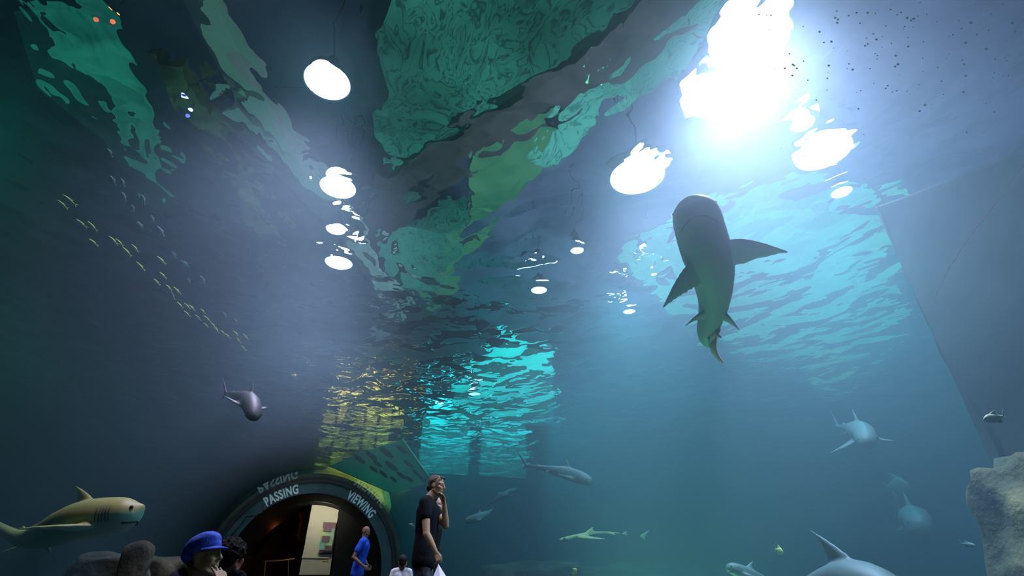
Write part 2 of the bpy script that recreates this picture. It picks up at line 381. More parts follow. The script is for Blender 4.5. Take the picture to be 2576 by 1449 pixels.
glow_panel([(2010, 905), (2030, 870), (2100, 850), (2130, 880), (2110, 925), (2050, 930)], 6.4, M['cream_light'], 'small pale yellow glow panel added for the ripples above the facing shark')
def red_bulb(x, y, mat, label):
    p = above(x, y, 7.9); t = empty('indicator_lamp', p); tag(t, label, 'lamp'); bm = bmesh.new(); bmesh.ops.create_uvsphere(bm, u_segments=12, v_segments=8, radius=.035); from_bm('bulb', bm, mat, t); tube('stem', [(0, 0, .03), (0, 0, HZ - 7.92)], .012, M['steel'], t)
red_bulb(256, 28, emis('red bulb', (1, .08, .03), 14), 'tiny red indicator lamp at the top left, first of two')
red_bulb(297, 34, emis('red bulb', (1, .08, .03), 20), 'tiny red indicator lamp at the top left, nearer the cream beam')
red_bulb(483, 268, emis('violet bulb', (.25, .2, 1), 16), 'tiny violet blue lamp beside the brown roof beam')
def beam(pts, z, w, mat, label, h=.25):
    P = catmull([above(x, y, z) for x, y in pts], 6 * len(pts))
    vs, fs = [], []
    for i, p in enumerate(P):
        t = (P[min(i + 1, len(P) - 1)] - P[max(i - 1, 0)]).normalized(); s = t.cross(UPV).normalized() * w / 2
        vs += [p - s, p + s, p + s + UPV * h, p - s + UPV * h]
    for i in range(len(P) - 1):
        for k in range(4): a = i * 4; fs.append((a + k, a + (k + 1) % 4, a + 4 + (k + 1) % 4, a + 4 + k))
    n = len(P) - 1; fs += [(3, 2, 1, 0), (n * 4, n * 4 + 1, n * 4 + 2, n * 4 + 3)]
    return tag(mesh('roof_beam', vs, fs, mat, smooth=False), label, 'beam')
beam([(1790, -60), (1520, 160), (1220, 350), (1000, 500), (900, 700)], 8.9, 1.0, M['brown_beam'], 'wide dark brown roof beam crossing the top centre')
beam([(480, -60), (600, 180), (730, 370), (900, 600), (1010, 770)], 8.2, .34, M['cream'], 'long cream painted roof beam left of the lamps')
beam([(560, 250), (690, 380), (830, 520)], 8.4, .32, M['cream'], 'short cream roof beam beside the long one')
beam([(430, 150), (500, 280), (560, 400), (640, 500), (700, 620)], 8.7, .5, M['olive_beam'], 'olive tan roof beam at the upper left, below the cream beams')
beam([(985, 800), (930, 900), (850, 1020)], 7.2, .5, M['cream'], 'cream roof beam above the arch')
for bx, by, bp in ((7.5, 11, 5200), (11, 7, 4200), (8, 17, 5200), (4.5, 20, 2500), (-7, 9, 700), (-8, 15, 900)):      # unseen blue and green fill spots added to tint the water
    lamp('basin_fill', 'SPOT', (bx, by, 7.8 if by < 19 else 6.2), bp * (2.4 if by < 19 else 2.2), ((.005, .60, .80) if bx > 0 else (.01, .75, .55)), (bx, by, 0), spot_size=R(136), spot_blend=1, shadow_soft_size=0)
# ------------------------------------------------------------------ portal at the end of the tunnel
M['face'] = mottled('portal face paint', (.012, .035, .036), (.025, .055, .055), 3, .5, .15)
M['olive'] = mottled('dark olive rockwork', (.022, .03, .012), (.05, .06, .03), 4, .8, .5)
M['black'] = mottled('black rubber', (.006, .006, .007), (.012, .012, .013), 9, .6, .1)
M['darkred'] = mottled('dark red wallboard', (.035, .008, .005), (.07, .02, .012), 5, .8, .1)
M['letters'] = mottled('pale letter vinyl', (.55, .70, .66), (.62, .76, .72), 8, .6, 0)
M['orange'] = mottled('lacquered wood rail', (.6, .22, .05), (.75, .32, .08), 8, .35, .1)
M['offwhite'] = mottled('off white plaster', (.68, .66, .56), (.74, .72, .62), 2, .8, .1)
M['yellow'] = mottled('yellow green print', (.7, .72, .25), (.1, .5, .5), 4, .4, 0, c3=(.35, .62, .5))
M['purple'] = mottled('mauve print panel', (.20, .12, .17), (.26, .16, .22), 9, .4, 0)
portal = empty('tunnel_portal', (VX, YP, 0)); tag(portal, 'dark arched tunnel doorway lettered PASSING and VIEWING at the far end', 'doorway')
def arch(name, r0, r1, y0, y1, mat, parent, n=72, a0=-20, a1=200):
    vs, fs = [], []
    for k in range(n + 1):
        a = R(lerp(a0, a1, k / n)); c, s = math.cos(a), math.sin(a)
        for r, y in ((r0, y0), (r1, y0), (r1, y1), (r0, y1)): vs.append((r * c, y - YP, VZ + r * s))
    for k in range(n):
        for q in range(4): fs.append((k * 4 + q, k * 4 + (q + 1) % 4, k * 4 + 4 + (q + 1) % 4, k * 4 + 4 + q))
    fs += [(0, 3, 2, 1), tuple(n * 4 + q for q in range(4))]
    o = mesh(name, vs, fs, mat, parent, smooth=False); return o
arch('face_ring', 1.76, 2.02, YP, YP + .3, M['face'], portal)
arch('gasket', 2.02, 2.12, YP - .03, YP + .2, M['black'], portal)
arch('outer_shell', 2.12, 2.22, YP - .02, 24.5, M['olive'], portal)
arch('inner_lining', 1.76, 1.80, YP + .02, 22.5, M['black'], portal)
def word(text, mid_deg, r, size, mat, parent, sx=.8, track=1.0):
    fc = bpy.data.curves.new(text, 'FONT'); fc.body = text; fc.size = size; fc.align_x = 'CENTER'; fc.extrude = .006; fc.offset = size * .035; fc.space_character = track
    fo = bpy.data.objects.new('tmp', fc); COL.objects.link(fo)
    dg = bpy.context.evaluated_depsgraph_get(); dg.update()
    me = bpy.data.meshes.new_from_object(fo.evaluated_get(dg)); bpy.data.objects.remove(fo)
    bm = bmesh.new(); bm.from_mesh(me); bmesh.ops.subdivide_edges(bm, edges=[e for e in bm.edges if e.calc_length() > .05], cuts=2)
    for v in bm.verts:
        x, y, z = v.co; a = R(mid_deg) - x * sx / (r + size * .35); rr = r + y
        v.co = (rr * math.cos(a), -.008 - z, VZ + rr * math.sin(a))
    bm.to_mesh(me); bm.free()
    return link('lettering', me, mat, parent)
tag(word('PASSING', 116.5, 1.80, .30, M['letters'], portal, .62, 1.12), 'pale word PASSING on the arch face')
tag(word('VIEWING', 55.0, 1.80, .30, M['letters'], portal, .62, 1.12), 'pale word VIEWING on the arch face')
tube('cable', [(-1.20, -.03, 2.18), (-1.17, -.05, 2.0), (-1.3, -.05, 1.93), (-1.5, -.05, 1.9), (-1.58, -.05, 1.7), (-1.72, -.04, 1.5)], .012, M['black'], portal)
# corridor behind the doorway
cor = empty('corridor', (VX, 18, 0)); tag(cor, kind='structure')
box('wall_corridor_end', (-1.75, 3.0, 0), (1.75, 3.1, 2.6), M['darkred'], cor); 
for a_, b_ in (((-1.74, -2.0, .0), (-1.70, 3, 1.6)),): box('wall_corridor_side', a_, b_, M['darkred'], cor)
def pl(pts, y): return [on_y(a, b, y) - Vector((VX, 18, 0)) for a, b in pts]
lw_ = slab('lit_wall', pl([(752, 1446), (790, 1243), (806, 1243), (822, 1245), (840, 1250), (856, 1256), (829, 1446)], 17.0), .05, M['offwhite'], cor, up=(0, 1, 0))
tag(lw_, 'brightly lit off white wall strip')
slab('wall_ledge', pl([(758, 1403), (826, 1405), (826, 1402), (759, 1400)], 16.97), .03, M['offwhite'], cor, up=(0, 1, 0))
slab('door_panel', pl([(833, 1449), (858, 1250), (886, 1262), (944, 1330), (950, 1449)], 16.6), .04, M['black'], cor, up=(0, 1, 0))
# info board
ib = empty('info_board', on_y(828, 1350, 16.9)); tag(ib, 'information board with mauve panels on a teal picture, hung on the lit wall', 'sign')
def plb(pts, y): return [on_y(a, b, y) - ib.location for a, b in pts]
slab('frame', plb([(803, 1391), (814, 1313), (846, 1315), (834, 1391)], 16.9), .04, M['purple'], ib, up=(0, 1, 0))
slab('picture', plb([(801, 1383), (811, 1328), (842, 1330), (834, 1384)], 16.88), .01, M['yellow'], ib, up=(0, 1, 0))
for q in ([(813, 1337), (815, 1322), (837, 1323), (834, 1338)], [(808, 1363), (811, 1348), (831, 1349), (828, 1364)], [(815, 1385), (818, 1372), (835, 1373), (832, 1386)]):
    slab('text_panel', plb(q, 16.86), .01, M['purple'], ib, up=(0, 1, 0))
hr = empty('handrail', on_y(700, 1410, 16)); tag(hr, 'thin orange wooden handrail inside the dark doorway', 'handrail')
def hp(x, y, yy=16.0): return on_y(x, y, yy) - hr.location
tube('rail', [hp(667, 1412), hp(705, 1410), hp(741, 1406)], .018, M['orange'], hr)
tube('post', [hp(668, 1413), hp(665, 1450)], .014, M['orange'], hr); tube('post', [hp(726, 1408), hp(725, 1450)], .012, M['orange'], hr)
h2 = empty('door_pull', on_y(819, 1412, 16.4)); tag(h2, 'small orange door pull low on the lit wall', 'handle')
tube('grip', [on_y(811, 1413, 16.4) - h2.location, on_y(826, 1411, 16.4) - h2.location], .012, M['orange'], h2)
lamp('corridor_light', 'AREA', on_y(822, 1262, 16.2) + Vector((0, -.1, .05)), 40, (1, .95, .70), on_y(815, 1330, 17.0), size=.35)
lamp('corridor_glow', 'POINT', (-1.0, 19.5, 1.9), .7, (1, .25, .08), shadow_soft_size=.1)
lamp('tunnel_light', 'AREA', (-.6, 12.6, 2.6), 2.2, (.65, 1, .9), (0, 14.2, 2.3), size=.5)

# perforated green plate over the doorway
M['plate'] = mottled('green painted plate', (.02, .20, .13), (.035, .27, .18), 3, .7, .2)
M['hole'] = mottled('dark slot', (.006, .03, .025), (.01, .045, .035), 4, .9, 0)
PYP = 14.75
po = on_y(960, 1180, PYP); plate = empty('grille_plate', po); tag(plate, 'green perforated plate leaning above the right side of the archway', 'grille')
def pp_(x, y, d=0): return on_y(x, y, PYP + d) - po
slab('plate', [pp_(828, 1172), pp_(900, 1142), pp_(1013, 1105), pp_(1090, 1213), pp_(985, 1240)], .08, M['plate'], plate, up=(0, 1, 0))
holes = [(905, 1155, 18), (935, 1146, 18), (972, 1138, 22), (1010, 1130, 17), (950, 1166, 14), (985, 1172, 20), (1028, 1166, 15), (1048, 1190, 13), (1010, 1196, 14), (1030, 1205, 12), (940, 1180, 14), (965, 1192, 14), (990, 1205, 12), (1064, 1205, 11)]
for hx, hy, hr_ in holes:
    P_ = []
    for k in range(14):
        a = 2 * math.pi * k / 14; ca, sa = math.cos(a), math.sin(a); u_ = hr_ * ca; w_ = hr_ * .30 * sa
        P_.append(pp_(hx + u_ * .80 - w_ * .6, hy + u_ * .60 + w_ * .8, -.015))
    slab('slot', P_, .012, M['hole'], plate, up=(0, 1, 0))
tube('edge_rail', [pp_(1013, 1105, -.05), pp_(1050, 1158, -.05), pp_(1090, 1213, -.05)], .025, M['cream'], plate)
lamp('grille_fill', 'SPOT', (1.9, 12.2, 4.4), 70, (.5, 1, .75), (2.2, 14.7, 3.6), spot_size=R(70), spot_blend=.8, shadow_soft_size=.1)  # unseen green spot aimed at the plate to brighten it

# ochre rock and unseen warm spots, added for gold in the surface mirror
def rock(name, c, s, mat, label, cat='rock', seed=0, sub=5, amp=.28, strata=.0, group=None, boxy=.6):
    bm = bmesh.new(); bmesh.ops.create_icosphere(bm, subdivisions=sub, radius=1)
    for v in bm.verts:
        d = v.co.normalized(); m_ = max(abs(d.x), abs(d.y), abs(d.z)); d = d / (m_ ** boxy)
        q = Vector((d.x * s[0], d.y * s[1], d.z * s[2])); off = Vector((seed * 3.1, seed, seed * 7.7))
        n_ = noise.noise(q * .9 + off) + .5 * noise.noise(q * 2.2 + off) + .25 * noise.noise(q * 5 + off)
        n_ += strata * math.sin((q.z + q.x * .4) * 9 + 2 * noise.noise(q + off))
        v.co = q * (1 + amp * n_)
    o = from_bm(name, bm, mat); o.location = c
    return tag(o, label, cat, group)
M['rock'] = mottled('brown reef rock', (.008, .009, .005), (.055, .045, .022), 2.6, .95, 1.0, 10, dist=.12)
M['ochre_rock'] = mottled('ochre rock', (.30, .16, .04), (.80, .55, .20), 1.3, .9, 1.0, 10, dist=.15)
rock('rock', (1.0, 19.5, 2.7), (1.4, 1.0, 1.35), M['ochre_rock'], 'golden lit rock outcrop added behind the archway for the golden ripples', seed=2, amp=.18)
for lx in (-.2, 2.6): lamp('rock_fill', 'SPOT', (lx, 15.9, 3.0), 420, (1, .62, .22), (1.4, 19, 3.8), spot_size=R(80), spot_blend=.7, shadow_soft_size=.08)

M['pier_rock'] = mottled('layered brown rock', (.016, .013, .005), (.30, .20, .08), 1.4, .95, 1.0, 12, dist=.25, c3=(.10, .07, .03))
rk = rock('rock', (0, 0, 0), (1.5, 1.1, 1.95), M['pier_rock'], 'tall brown layered rock at the lower right edge of the tank', seed=6, sub=6, amp=.13, strata=.09, boxy=.85)
p_ = at(2400, 1150, 6.3); rk.location = (p_.x + 1.52, p_.y - .90, -.12)
rock('rock', on_y(1560, 1449, 13) - Vector((0, 0, .35)), (3.2, 1.4, .55), M['rock'], 'low murky green rock bank on the tank bottom at the picture centre', seed=9, amp=.25)
rock('rock', on_y(1330, 1449, 11) - Vector((0, 0, .3)), (.9, .7, .55), M['rock'], 'dark rounded rock low beside the standing man', seed=12)
rock('rock', on_y(270, 1430, 8.5) - Vector((0, 0, .15)), (.38, .38, .36), M['rock'], 'knobbly brown rock below the pale shark at the left', seed=14, amp=.4)
rock('rock', on_y(330, 1449, 8.0) - Vector((0, 0, .1)), (.14, .14, .38), M['rock'], 'narrow upright rock spike near the left bottom edge', seed=15, amp=.4, sub=4)
rock('rock', on_y(405, 1400, 10.5) - Vector((0.3, 0, .42)), (.7, .5, .38), M['rock'], 'jagged brown rock left of the child in the blue cap', seed=17, amp=.45)
rock('rock', on_y(120, 1449, 12) - Vector((0, 0, 1.1)), (2.4, 1.2, .65), M['rock'], 'dark low reef bank at the bottom left corner', seed=19, amp=.35)

# ------------------------------------------------------------------ sharks and fish
def skin_mat(name, back, belly, lo=-.35, hi=.25, warm=None, rough=.5):
    m, nt, out = mat_new(name); tc = N(nt, 'ShaderNodeTexCoord'); sp = N(nt, 'ShaderNodeSeparateXYZ')
    nt.links.new(tc.outputs['Normal'], sp.inputs[0])
    mr = N(nt, 'ShaderNodeMapRange'); mr.inputs['From Min'].default_value = lo; mr.inputs['From Max'].default_value = hi
    nz = N(nt, 'ShaderNodeTexNoise'); nz.inputs['Scale'].default_value = 3; nz.inputs['Detail'].default_value = 6
    nt.links.new(tc.outputs['Object'], nz.inputs['Vector'])
    ad = N(nt, 'ShaderNodeMath'); ad.operation = 'MULTIPLY_ADD'; ad.inputs[1].default_value = .6; ad.inputs[2].default_value = -.3
    nt.links.new(nz.outputs['Fac'], ad.inputs[0]); a2 = N(nt, 'ShaderNodeMath'); a2.operation = 'ADD'
    nt.links.new(sp.outputs['Z'], a2.inputs[0]); nt.links.new(ad.outputs[0], a2.inputs[1]); nt.links.new(a2.outputs[0], mr.inputs['Value'])
    cr = N(nt, 'ShaderNodeValToRGB'); cr.color_ramp.elements[0].color = c4(belly); cr.color_ramp.elements[1].color = c4(back)
    nt.links.new(mr.outputs[0], cr.inputs['Fac'])
    b = N(nt, 'ShaderNodeBsdfPrincipled'); b.inputs['Roughness'].default_value = rough; b.inputs['Specular IOR Level'].default_value = .3
    nt.links.new(cr.outputs['Color'], b.inputs['Base Color']); nt.links.new(b.outputs[0], out.inputs['Surface']); return m
M['shark'] = skin_mat('grey shark skin', (.13, .13, .11), (.50, .54, .42))
M['shark_lit_back'] = skin_mat('yellow lit shark skin', (.24, .23, .07), (.26, .56, .40), -.2, .2)  # yellow light on the back is put into the skin colour
M['shark_silver'] = skin_mat('silver shark skin', (.11, .12, .11), (.24, .32, .27))
M['shark_dim'] = skin_mat('dark grey green shark skin', (.05, .045, .045), (.035, .09, .06), -.2, .5)
M['mouth'] = mottled('dark mouth line', (.02, .02, .02), (.04, .035, .03), 9, .8, 0)
M['tail_lit'] = mottled('lit peach fin', (.95, .42, .25), (1, .55, .34), 6, .5, 0)  # lamp light on the tail end put into the peach colour
PROF = [(0, .004), (.01, .024), (.03, .043), (.07, .060), (.12, .072), (.2, .082), (.3, .088), (.4, .084), (.5, .073), (.6, .058), (.7, .042), (.8, .029), (.88, .02), (.95, .016), (1, .012)]
PSAND = [(0, .003), (.02, .014), (.05, .030), (.09, .052), (.14, .070), (.2, .080), (.3, .086), (.4, .084), (.5, .075), (.6, .060), (.7, .046), (.8, .033), (.88, .024), (.95, .018), (1, .012)]
def fin_geo(vs, fs, le0, te0, tip, thick, nrm, curve=.25, n=10, m=6, bulge=.15):
    """a swept foil from a root edge le0-te0 to a rounded tip"""
    le0, te0, tip = Vector(le0), Vector(te0), Vector(tip); base = len(vs)
    mid = (le0 + te0) / 2; chord = te0 - le0
    for j in range(n + 1):
        t = j / n
        le = le0.lerp(tip, t) - chord * bulge * 4 * t * (1 - t)
        te = te0.lerp(tip, t) - chord * curve * math.sin(math.pi * t) * .6
        if j == n: te = te + chord * .03; le = le - chord * .03
        ch = (te - le).length; th = max(thick * (1 - .55 * t), .35 * thick)
        for k in range(m + 1):
            s = k / m; h = th * (math.sin(math.pi * s ** .7) * .42 + .20); vs.append(le.lerp(te, s) + nrm * h)
        for k in range(m - 1, 0, -1):
            s = k / m; h = th * (math.sin(math.pi * s ** .7) * .42 + .20); vs.append(le.lerp(te, s) - nrm * h)
    w = 2 * m
    for j in range(n):
        for k in range(w): fs.append((base + j * w + k, base + j * w + (k + 1) % w, base + (j + 1) * w + (k + 1) % w, base + (j + 1) * w + k))
    fs.append(tuple(base + k for k in reversed(range(w)))); fs.append(tuple(base + n * w + k for k in range(w)))
def shark(spine, up, mat, label, name='shark', girth=1.0, prof=PROF, pect=None, voxel=.012, cat='shark', dorsal=1.0, caudal=1.0, tip=None, lower=1.0, flat=.92, dors_at=.42, wide_head=0.0, group=None, extras=None, big_fins=0, dback=.03, dw=.06, pel=1.0, snout_up=0.0):
    sp = [Vector(p) for p in spine]; P = catmull(sp, 48)
    L = sum((a - b).length for a, b in zip(P, P[1:]))
    ctr = P[24]; X = (P[0] - P[-1]).normalized(); Z = (Vector(up) - X * Vector(up).dot(X)).normalized(); Y = Z.cross(X)
    Mx = Matrix((X, Y, Z)).transposed().to_4x4(); Mx.translation = ctr; inv = Mx.inverted(); P = [inv @ p for p in P]
    def fr(s):
        i = min(max(s * 48, 0), 48); k = min(int(i), 47); p = P[k].lerp(P[k + 1], i - k)
        t = (P[max(k - 1, 0)] - P[min(k + 2, 48)]).normalized(); y = Vector((0, 0, 1)).cross(t).normalized(); z = t.cross(y); return p, t, y, z
    vs, fs = [], []; n = 24; NS = 60
    for i in range(NS + 1):
        s = (i / NS) ** 1.25; p, t, y, z = fr(s); r = interp(prof, s) * L * girth
        hw = 1 + wide_head * math.exp(-((s - .08) / .08) ** 2)
        zo = -.25 * r * math.exp(-(s / .10) ** 2) + snout_up * L * math.exp(-(s / .05) ** 2)
        for k in range(n):
            a = 2 * math.pi * k / n; c, s_ = math.cos(a), math.sin(a)
            vs.append(p + y * c * r * hw + z * (s_ * r * flat * ((.85 + .15 * min(max((s - .06) / .12, 0), 1)) if s_ < 0 else 1) + zo))
    for i in range(NS):
        for k in range(n): fs.append((i * n + k, i * n + (k + 1) % n, (i + 1) * n + (k + 1) % n, (i + 1) * n + k))
    fs.append(tuple(reversed(range(n)))); fs.append(tuple(range(NS * n, NS * n + n)))
    th = max(.022 * L, voxel * 2.6)
    def rr(s): return interp(prof, s) * L * girth
    for sd in (1, -1):       # pectoral fins
        p0, t, y, z = fr(.24); p1 = fr(.38 + .03 * big_fins)[0]; r = rr(.3)
        tipw = p0 + y * sd * (r + .17 * L) - t * .20 * L - z * .05 * L
        if pect: tipw = inv @ Vector(pect[0 if sd > 0 else 1])
        sp_ = (tipw - p0).normalized(); nr = t.cross(sp_).normalized()
        fin_geo(vs, fs, p0 + y * sd * r * .55 - z * r * .45, p1 + y * sd * r * .5 - z * r * .5, tipw, th, nr, .12, bulge=.28 + .14 * big_fins)
        p0 = fr(.60)[0]; p1, t, y, z = fr(.68); r = rr(.64)  # pelvic
        fin_geo(vs, fs, p0 + y * sd * r * .4 - z * r * .5, p1 + y * sd * r * .3 - z * r * .5, p1 + y * sd * (r + .05 * L * pel) - t * .035 * L - z * (r + .01 * L), th * .7, z, .2, 5, 4)
    if dorsal:
        p0, t, y, z = fr(dors_at - dw); p1 = fr(dors_at + dw)[0]; r = rr(dors_at)
        fin_geo(vs, fs, p0 + z * r * .7, p1 + z * r * .7, p1 + z * (r + .12 * L * dorsal) - t * dback * L, th, y, .25)
    p0, t, y, z = fr(.76); p1 = fr(.81)[0]; r = rr(.78)
    fin_geo(vs, fs, p0 + z * r * .6, p1 + z * r * .6, p1 + z * (r + .028 * L) - t * .03 * L, th * .7, y, .2, 5, 4)
    fin_geo(vs, fs, p0 - z * r * .6, p1 - z * r * .6, p1 - z * (r + .03 * L) - t * .03 * L, th * .7, y, .2, 5, 4)
    if caudal:
        p0, t, y, z = fr(.93); p1 = fr(.998)[0]
        tu = p1 + z * .16 * L * caudal - t * .17 * L * caudal if tip is None else inv @ Vector(tip)
        tl = p1 - z * .085 * L * lower * caudal - t * .05 * L
        fin_geo(vs, fs, p0 + z * .004 * L, p1 - t * .015 * L - z * .012 * L, tu, th * .8, y, .12)
        fin_geo(vs, fs, p0 - z * .004 * L, p1 - t * .01 * L + z * .004 * L, tl, th * .8, y, .15)
    o = mesh(name, vs, fs, mat); o.matrix_world = Mx
    md = o.modifiers.new('merge', 'REMESH'); md.mode = 'VOXEL'; md.voxel_size = voxel; md.use_smooth_shade = True
    ms = o.modifiers.new('soften', 'SMOOTH'); ms.iterations = 8; ms.factor = .5
    for sd in (1, -1):
        p, t, y, z = fr(.085); r = rr(.085); hw = 1 + wide_head
        bm = bmesh.new(); bmesh.ops.create_uvsphere(bm, u_segments=12, v_segments=8, radius=.0085 * L)
        e = from_bm('eye', bm, M['mouth'], o); e.location = p + y * sd * r * hw * .93 + z * r * .18
    # mouth line and gill slits
    A = []
    for k in range(13):
        u = lerp(-1, 1, k / 12); s = .085 + .055 * u * u; p, t, y, z = fr(s); r = rr(s) * (1 + wide_head * math.exp(-((s - .08) / .08) ** 2))
        zo = -.25 * rr(s) * math.exp(-(s / .10) ** 2) + snout_up * L * math.exp(-(s / .05) ** 2); ang = R(270 + 46 * u)
        zz = math.sin(ang) * rr(s) * flat * (.85 + .15 * min(max((s - .06) / .12, 0), 1)) + zo
        A.append(p + y * math.cos(ang) * r * 1.0 + z * zz * 1.0)
    tube('mouth', A, .0042 * L, M['mouth'], o, n=6)
    for sd in (1, -1):
        for q in range(5):
            s = .19 + .016 * q; p, t, y, z = fr(s); r = rr(s); G = []
            for k in range(5): a = R(lerp(-25, 22, k / 4)); G.append(p + y * sd * math.cos(a) * r * .995 + z * math.sin(a) * r * flat * .995)
            tube('gill_slit', G, .0016 * L, M['mouth'], o, n=5)
    tag(o, label, cat, group)
    return o, L, fr, inv
# the big one overhead
sp = [at(1738, 492, 4.75), at(1764, 590, 4.9), at(1790, 680, 5.08), at(1796, 760, 5.28), at(1780, 835, 5.5), at(1790, 872, 5.62)]
PB = [(0, .004), (.008, .026), (.03, .050), (.07, .072), (.13, .086), (.2, .095), (.3, .098), (.4, .090), (.5, .076), (.6, .063), (.7, .053), (.8, .045), (.9, .034), (1, .012)]
big, Lb, frb, invb = shark(sp, tuple(ray(1780, 640) + Vector((.0, .1, .25))), M['shark'], 'big dark shark seen from below with fins spread under the lamps', prof=PB, girth=1.34,
    pect=(at(1668, 774, 5.0), at(1983, 634, 5.05)), voxel=.008, dorsal=.7, tip=at(1820, 914, 5.8), lower=.6, wide_head=.12, pel=1.5, big_fins=1)
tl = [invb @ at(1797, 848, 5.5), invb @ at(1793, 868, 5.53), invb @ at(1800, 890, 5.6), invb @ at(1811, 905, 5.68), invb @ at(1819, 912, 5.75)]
tube('lit_tail_edge', catmull(tl, 14), [.030, .034, .036, .036, .034, .032, .03, .027, .024, .021, .018, .016, .013, .010, .006], M['tail_lit'], big)
tube('clasper', catmull([invb @ at(1792, 848, 5.43), invb @ at(1798, 830, 5.4), invb @ at(1806, 828, 5.4), invb @ at(1802, 840, 5.4), invb @ at(1815, 849, 5.42)], 14), [.02, .026, .03, .03, .03, .03, .03, .028, .027, .026, .024, .02, .017, .013, .008], M['tail_lit'], big)

# left sand shark, long and close to the glass
shark([at(366, 1278, 6.4), at(300, 1296, 6.5), at(200, 1310, 6.75), at(110, 1345, 7.2), at(50, 1352, 7.6), at(-30, 1310, 7.9)], (0, 0, 1), M['shark_lit_back'],
      'shark with yellow lit back and pointed snout swimming at the lower left', prof=PSAND, girth=1.12, voxel=.014, dorsal=.75, dors_at=.40, snout_up=.012, wide_head=.0)
shark([at(642, 1052, 8.2), at(628, 1010, 8.6), at(600, 995, 9.0), at(566, 988, 9.4)], (0, 0, 1), M['shark_dim'],
      'grey shark with tall tail fin swimming away at the left', voxel=.016, girth=1.15, tip=at(556, 938, 9.6), lower=1.6)
shark([at(1492, 1213, 9.6), at(1440, 1195, 9.8), at(1380, 1180, 10.0), at(1320, 1170, 10.2)], (0, 0, 1), M['shark_silver'],
      'grey shark in side view in open water right of the man', voxel=.016, girth=1.05, caudal=1.1, tip=at(1293, 1124, 10.3))
shark([at(2186, 1112, 8.8), at(2168, 1086, 9.3), at(2140, 1076, 9.9), at(2105, 1072, 10.4)], (0, 0, 1), M['shark_silver'],
      'shark turning toward the viewer with fins spread, right of centre', voxel=.016, girth=1.1, pect=(at(2255, 1110, 9.2), at(2085, 1142, 9.2)), tip=at(2085, 1025, 10.6), dorsal=.9)
shark([at(1168, 1310, 11.5), at(1200, 1303, 11.6), at(1226, 1290, 11.8), at(1240, 1280, 12)], (0, 0, 1), M['shark_silver'],
      'small pale shark right of the standing man', voxel=.02, girth=1.3, dorsal=1.2)
shark([at(1300, 1228, 14.5), at(1268, 1245, 14.5), at(1240, 1262, 14.6), at(1215, 1280, 14.8)], (0, 0, 1), M['shark_silver'],
      'faint distant shark rising behind the small pale one', voxel=.03, girth=.9)
shark([at(1404, 1358, 8.5), at(1450, 1350, 8.8), at(1500, 1341, 9.1), at(1560, 1342, 9.4), at(1620, 1352, 9.7)], (0, .0, 1), M['shark_lit_back'],
      'thin shark with a bright lit back low over the rock bank', voxel=.018, girth=.26, dorsal=.35, caudal=.5)
shark([at(2300, 1530, 5.3), at(2200, 1482, 5.5), at(2115, 1464, 5.8), at(2000, 1500, 6.2), at(1880, 1580, 6.6)], (0, 0, 1), M['shark_silver'],
      'broad back of a shark with upright dorsal fin at the bottom right', voxel=.014, girth=1.15, dorsal=1.0, dors_at=.44, dback=.085, dw=.12)
shark([at(1826, 1424, 7.2), at(1870, 1440, 7.3), at(1930, 1462, 7.5), at(2000, 1490, 7.8)], (0, 0, 1), M['shark_silver'],
      'shark snout poking in at the bottom edge left of the dorsal fin', voxel=.016, girth=1.0)
shark([at(2320, 1322, 10), at(2302, 1306, 10.6), at(2285, 1300, 11.3), at(2270, 1300, 12)], (0, 0, 1), M['shark_silver'],
      'faint shark facing the viewer left of the brown rock', voxel=.022, girth=1.2, pect=(at(2360, 1330, 10.6), at(2250, 1333, 10.6)))

def fish_mesh(L, h, w, mat_name='fish', fork=.25):
    vs, fs = [], []; n = 12; S = [(0, .05), (.05, .35), (.15, .72), (.3, 1), (.5, .95), (.7, .6), (.85, .28), (.93, .2)]
    for s, k in S:
        for q in range(n):
            a = 2 * math.pi * q / n; vs.append((L * (.5 - s), math.cos(a) * w * k * .5, math.sin(a) * h * k * .5))
    for i in range(len(S) - 1):
        for q in range(n): fs.append((i * n + q, i * n + (q + 1) % n, (i + 1) * n + (q + 1) % n, (i + 1) * n + q))
    fs.append(tuple(reversed(range(n)))); fs.append(tuple(range((len(S) - 1) * n, len(S) * n)))
    T = .035 * L; 
    fin_geo(vs, fs, (-.40 * L, 0, .03 * L), (-.45 * L, 0, -.03 * L), (-.62 * L, 0, fork * L), T * .5, Vector((0, 1, 0)), .1, 4, 4)
    fin_geo(vs, fs, (-.40 * L, 0, -.03 * L), (-.45 * L, 0, .03 * L), (-.62 * L, 0, -fork * L), T * .5, Vector((0, 1, 0)), .1, 4, 4)
    fin_geo(vs, fs, (.15 * L, 0, h * .42), (-.25 * L, 0, h * .3), (-.22 * L, 0, h * .75), T * .4, Vector((0, 1, 0)), .1, 4, 4)
    fin_geo(vs, fs, (-.02 * L, 0, -h * .42), (-.28 * L, 0, -h * .25), (-.25 * L, 0, -h * .7), T * .4, Vector((0, 1, 0)), .1, 4, 4)
    me = bpy.data.meshes.new('fish'); me.from_pydata([tuple(v) for v in vs], [], fs); me.update(); me.polygons.foreach_set('use_smooth', [True] * len(me.polygons)); return me
M['fish_lit_back'] = skin_mat('silver fish skin', (1, .85, .05), (.20, .42, .30), -.1, .6, rough=.3)  # yellow of the lit backs is part of the skin colour here
M['fish_yellow'] = mottled('yellow fish skin', (.75, .75, .12), (.9, .85, .25), 8, .4, 0)
M['fish_green'] = skin_mat('green silver fish skin', (.75, .65, .25), (.5, .75, .65), .3, .8)
M['fish_faint'] = mottled('grey green fish skin', (.07, .12, .10), (.12, .18, .14), 8, .5, 0)
